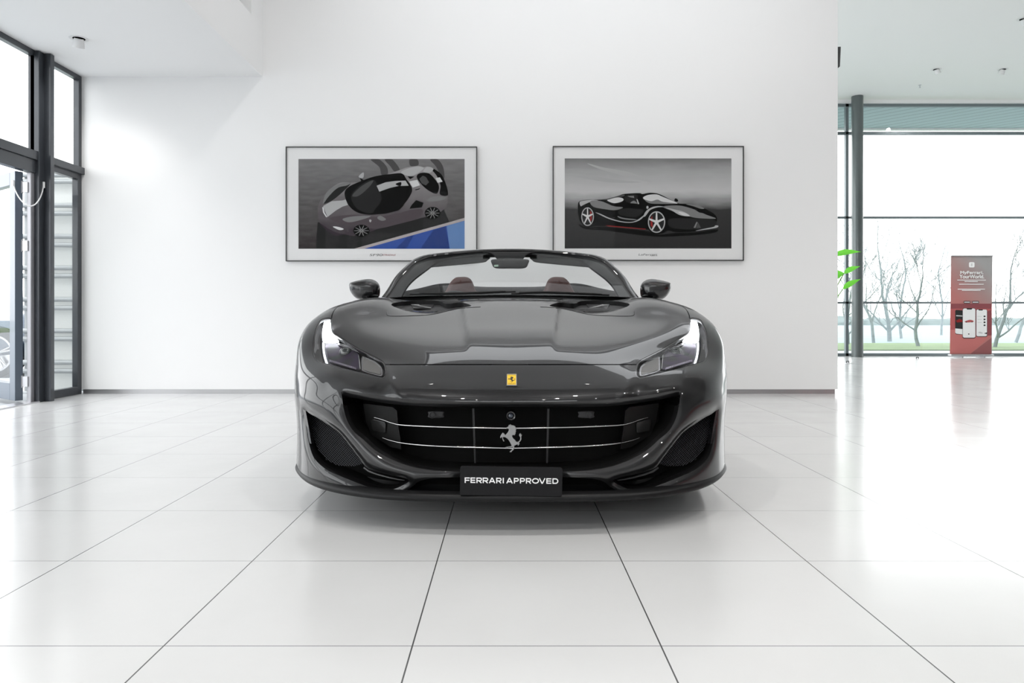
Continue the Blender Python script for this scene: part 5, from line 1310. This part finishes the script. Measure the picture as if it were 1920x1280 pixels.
def parked_car(loc, rotz, col, label):
    """simple full car body lofted along its length with cabin, windows and wheels"""
    r_ = empty('parked_car', loc, label, 'car'); r_.rotation_euler = (0, 0, rotz)
    L = 4.5; n_ = 46; body = []; mbd = mat('parked_paint', col, .25, .5, 1.)
    top = nspline([0,.1,.22,.4,.6,.8,.93,1], np.array([[.64],[.80],[.88],[.92],[.93],[.95],[.93],[.80]])); 
    for k in range(n_):
        q = k/(n_-1); zt = float(top([q])[0, 0]); wd_ = .93*(1-.16*abs(2*q-1)**8); x = -L/2+L*q; ring = []
        for a in np.linspace(0, 2*math.pi, 28, endpoint=False):
            c, s = math.cos(a), math.sin(a); ring.append((x, wd_*np.sign(c)*abs(c)**.35, .22+(zt-.22)/2+(zt-.22)/2*np.sign(s)*abs(s)**.45))
        body.append(ring)
    m_ = MB().grid(body, closed=True); m_.f += [tuple(range(28)), tuple((n_-1)*28+i for i in range(28))]; m_.m += [0,0]; m_.build('body', mbd, r_, smooth=60)
    cab = []
    for z, x0, x1, w_ in ((.86,-.95,1.55,.86),(1.0,-.70,1.40,.82),(1.2,-.30,1.05,.72),(1.30,.0,.75,.62),(1.32,.25,.5,.3)):
        cab.append([(x0, -w_*.8, z), (x0+.1, -w_, z), ((x0+x1)/2, -w_, z), (x1-.1, -w_, z), (x1, -w_*.8, z), (x1, w_*.8, z), (x1-.1, w_, z), ((x0+x1)/2, w_, z), (x0+.1, w_, z), (x0, w_*.8, z)])
    MB().grid(cab, closed=True).build('cabin', mat('parked_glass', (.01,.012,.015), .05, 0, 1.), r_, smooth=40)
    for x in (-1.38, 1.32):
        for s_ in (-1, 1):
            w_ = MB().lathe([(.25,-.11),(.34,-.10),(.345,0),(.34,.10),(.25,.11)], (x, s_*.84, .345), 'y', 40, caps=False).build('wheel', M['rubber'], r_, smooth=40)
            m2_ = MB().lathe([(.25,.08),(.262,.112),(.235,.112),(.225,.05),(0,.03)], (x, s_*.84, .345), 'y', 40, caps=False) if s_ > 0 else MB().lathe([(.25,-.08),(.262,-.112),(.235,-.112),(.225,-.05),(0,-.03)], (x, s_*.84, .345), 'y', 40, caps=False)
            for k in range(5):
                for da in (-.10, .10):
                    a = 2*math.pi*k/5+.3; m2_.tube([(x+.04*math.cos(a), s_*(.84+.09), .345+.04*math.sin(a)), (x+.235*math.cos(a+da), s_*(.84+.105), .345+.235*math.sin(a+da))], .014, 6)
            m2_.build('rim', M['rim'], w_, smooth=40)
            MB().lathe([(.36,-.02),(.39,0),(.36,.02)] if False else [(.345,.0),(.40,.004),(.40,.02),(.345,.02)] if s_ > 0 else [(.345,0),(.40,-.004),(.40,-.02),(.345,-.02)], (x, s_*.93, .345), 'y', 40, caps=False).build('arch_trim', M['black_matt'], r_)
    return r_
# front wheel seen through the door glass
parked_car((-8.65, 11.2, -.02), 0, (.05,.07,.10), 'dark blue car parked outside beyond the open glass door, one wheel showing')
parked_car((-9.5, -1.5, -.02), 1.2, (.10,.13,.18), 'blue grey car parked outside the window wall behind the camera')
parked_car((5.9, 1.75, 0), 1.57, (.45,.02,.02), 'red sports car standing in the hall right of the grey car, out of view')

# ------------------------------------------------------------------ bare trees beyond the facade
m_bark = mat('bark', (.27,.31,.32), .9, vary=.3, bscale=6)
def tree(x, y, h, seed, lean=0., label='', levels=6, spread=.65, r0=.10):
    rnd = random.Random(seed); mb = MB(); cnt = [0]; queue = []
    def grow(p, d, L, r, lv):
        if cnt[0] > 620: return
        cnt[0] += 1
        n_ = 5 if lv < 2 else 3; pts = [p]; q = p.copy(); dd = d.copy()
        for k in range(n_):
            dd = (dd+Vector((rnd.uniform(-.2,.2), rnd.uniform(-.2,.2), rnd.uniform(-.03,.14)))).normalized(); q = q+dd*L/n_; pts.append(q.copy())
        mb.tube(pts, [max(.0042, r*(1-.42*k/n_)) for k in range(n_+1)], 7 if lv < 2 else 3, caps=False)
        if lv >= levels: return
        jobs = [(pts[-1], (dd+Vector((rnd.uniform(-.25,.25), rnd.uniform(-.2,.2), .1))).normalized(), L*.72, r*.58)]
        for k in range(rnd.choice((2, 3, 3)) if lv else 5):
            f = rnd.uniform(.2, 1.) if lv else rnd.uniform(.15, 1.); i = min(n_, max(1, int(f*n_+.5)))
            a = rnd.uniform(0, 2*math.pi); s_ = spread*rnd.uniform(.8, 1.6)
            nd = (dd+Vector((math.cos(a)*s_, math.sin(a)*s_*.8, rnd.uniform(-.1,.3)))).normalized()
            jobs.append((pts[i], nd, L*rnd.uniform(.5,.75), r*(1-.42*i/n_)*.5))
        queue.extend(jb+(lv+1,) for jb in jobs)
    grow(Vector((0,0,0)), Vector((lean, 0, 1)).normalized(), h*.36, r0, 0)
    while queue: grow(*queue.pop(0))
    o = mb.build('bare_tree', m_bark, smooth=False, fix=False); o.location = (x, y, -.02)
    return tag(o, label, 'tree', 'bare trees beyond the glass facade')
def tx(px, y): return (px-VX)/F*y
for px, y, h, sd, ln, lb in ((1638, 23.5, 4.3, 3, .02, 'slender bare tree outside, just right of the dark column'), (1668, 25, 4.6, 12, .0, 'bare tree outside with the thick trunk, second right of the column'), (1690, 28, 5.0, 21, .05, 'tall bare tree outside in the middle of the clump left of the banner'), (1722, 20.6, 3.3, 8, -.06, 'bare leaning tree outside, nearest the clearing left of the banner'),
                      (1590, 22, 4.0, 33, -.02, 'bare tree outside seen between the partition wall and the dark column'), (1865, 20, 3.6, 41, .22, 'bare tree outside leaning right from behind the red banner'), (1905, 24, 4.0, 52, .1, 'bare tree outside at the right edge of the view'), (1765, 33, 5.4, 63, 0, 'distant thin bare tree outside just left of the banner')):
    tree(tx(px, y), y, h, sd, ln, lb, r0=.055 if 'thick' not in lb else .08)
# hedge line far away
def hedge(x0, x1, y, h, seed, label):
    rnd = random.Random(seed); G_ = []; nx = 60
    for j_ in range(7):
        a = math.pi*j_/6; G_.append([(x0+(x1-x0)*i/nx, y-1.2*math.cos(a)+rnd.uniform(-.2,.2), -.1+(h+rnd.uniform(-.3,.3))*math.sin(a)) for i in range(nx+1)])
    return tag(MB().grid(G_).build('hedge', mat('hedge_green', (.17,.21,.21), .9, vary=.4, bscale=.6), smooth=True), label, 'hedge', kind='stuff')
hedge(10, 80, 70, .8, 5, 'long low grey green hedge far across the field')
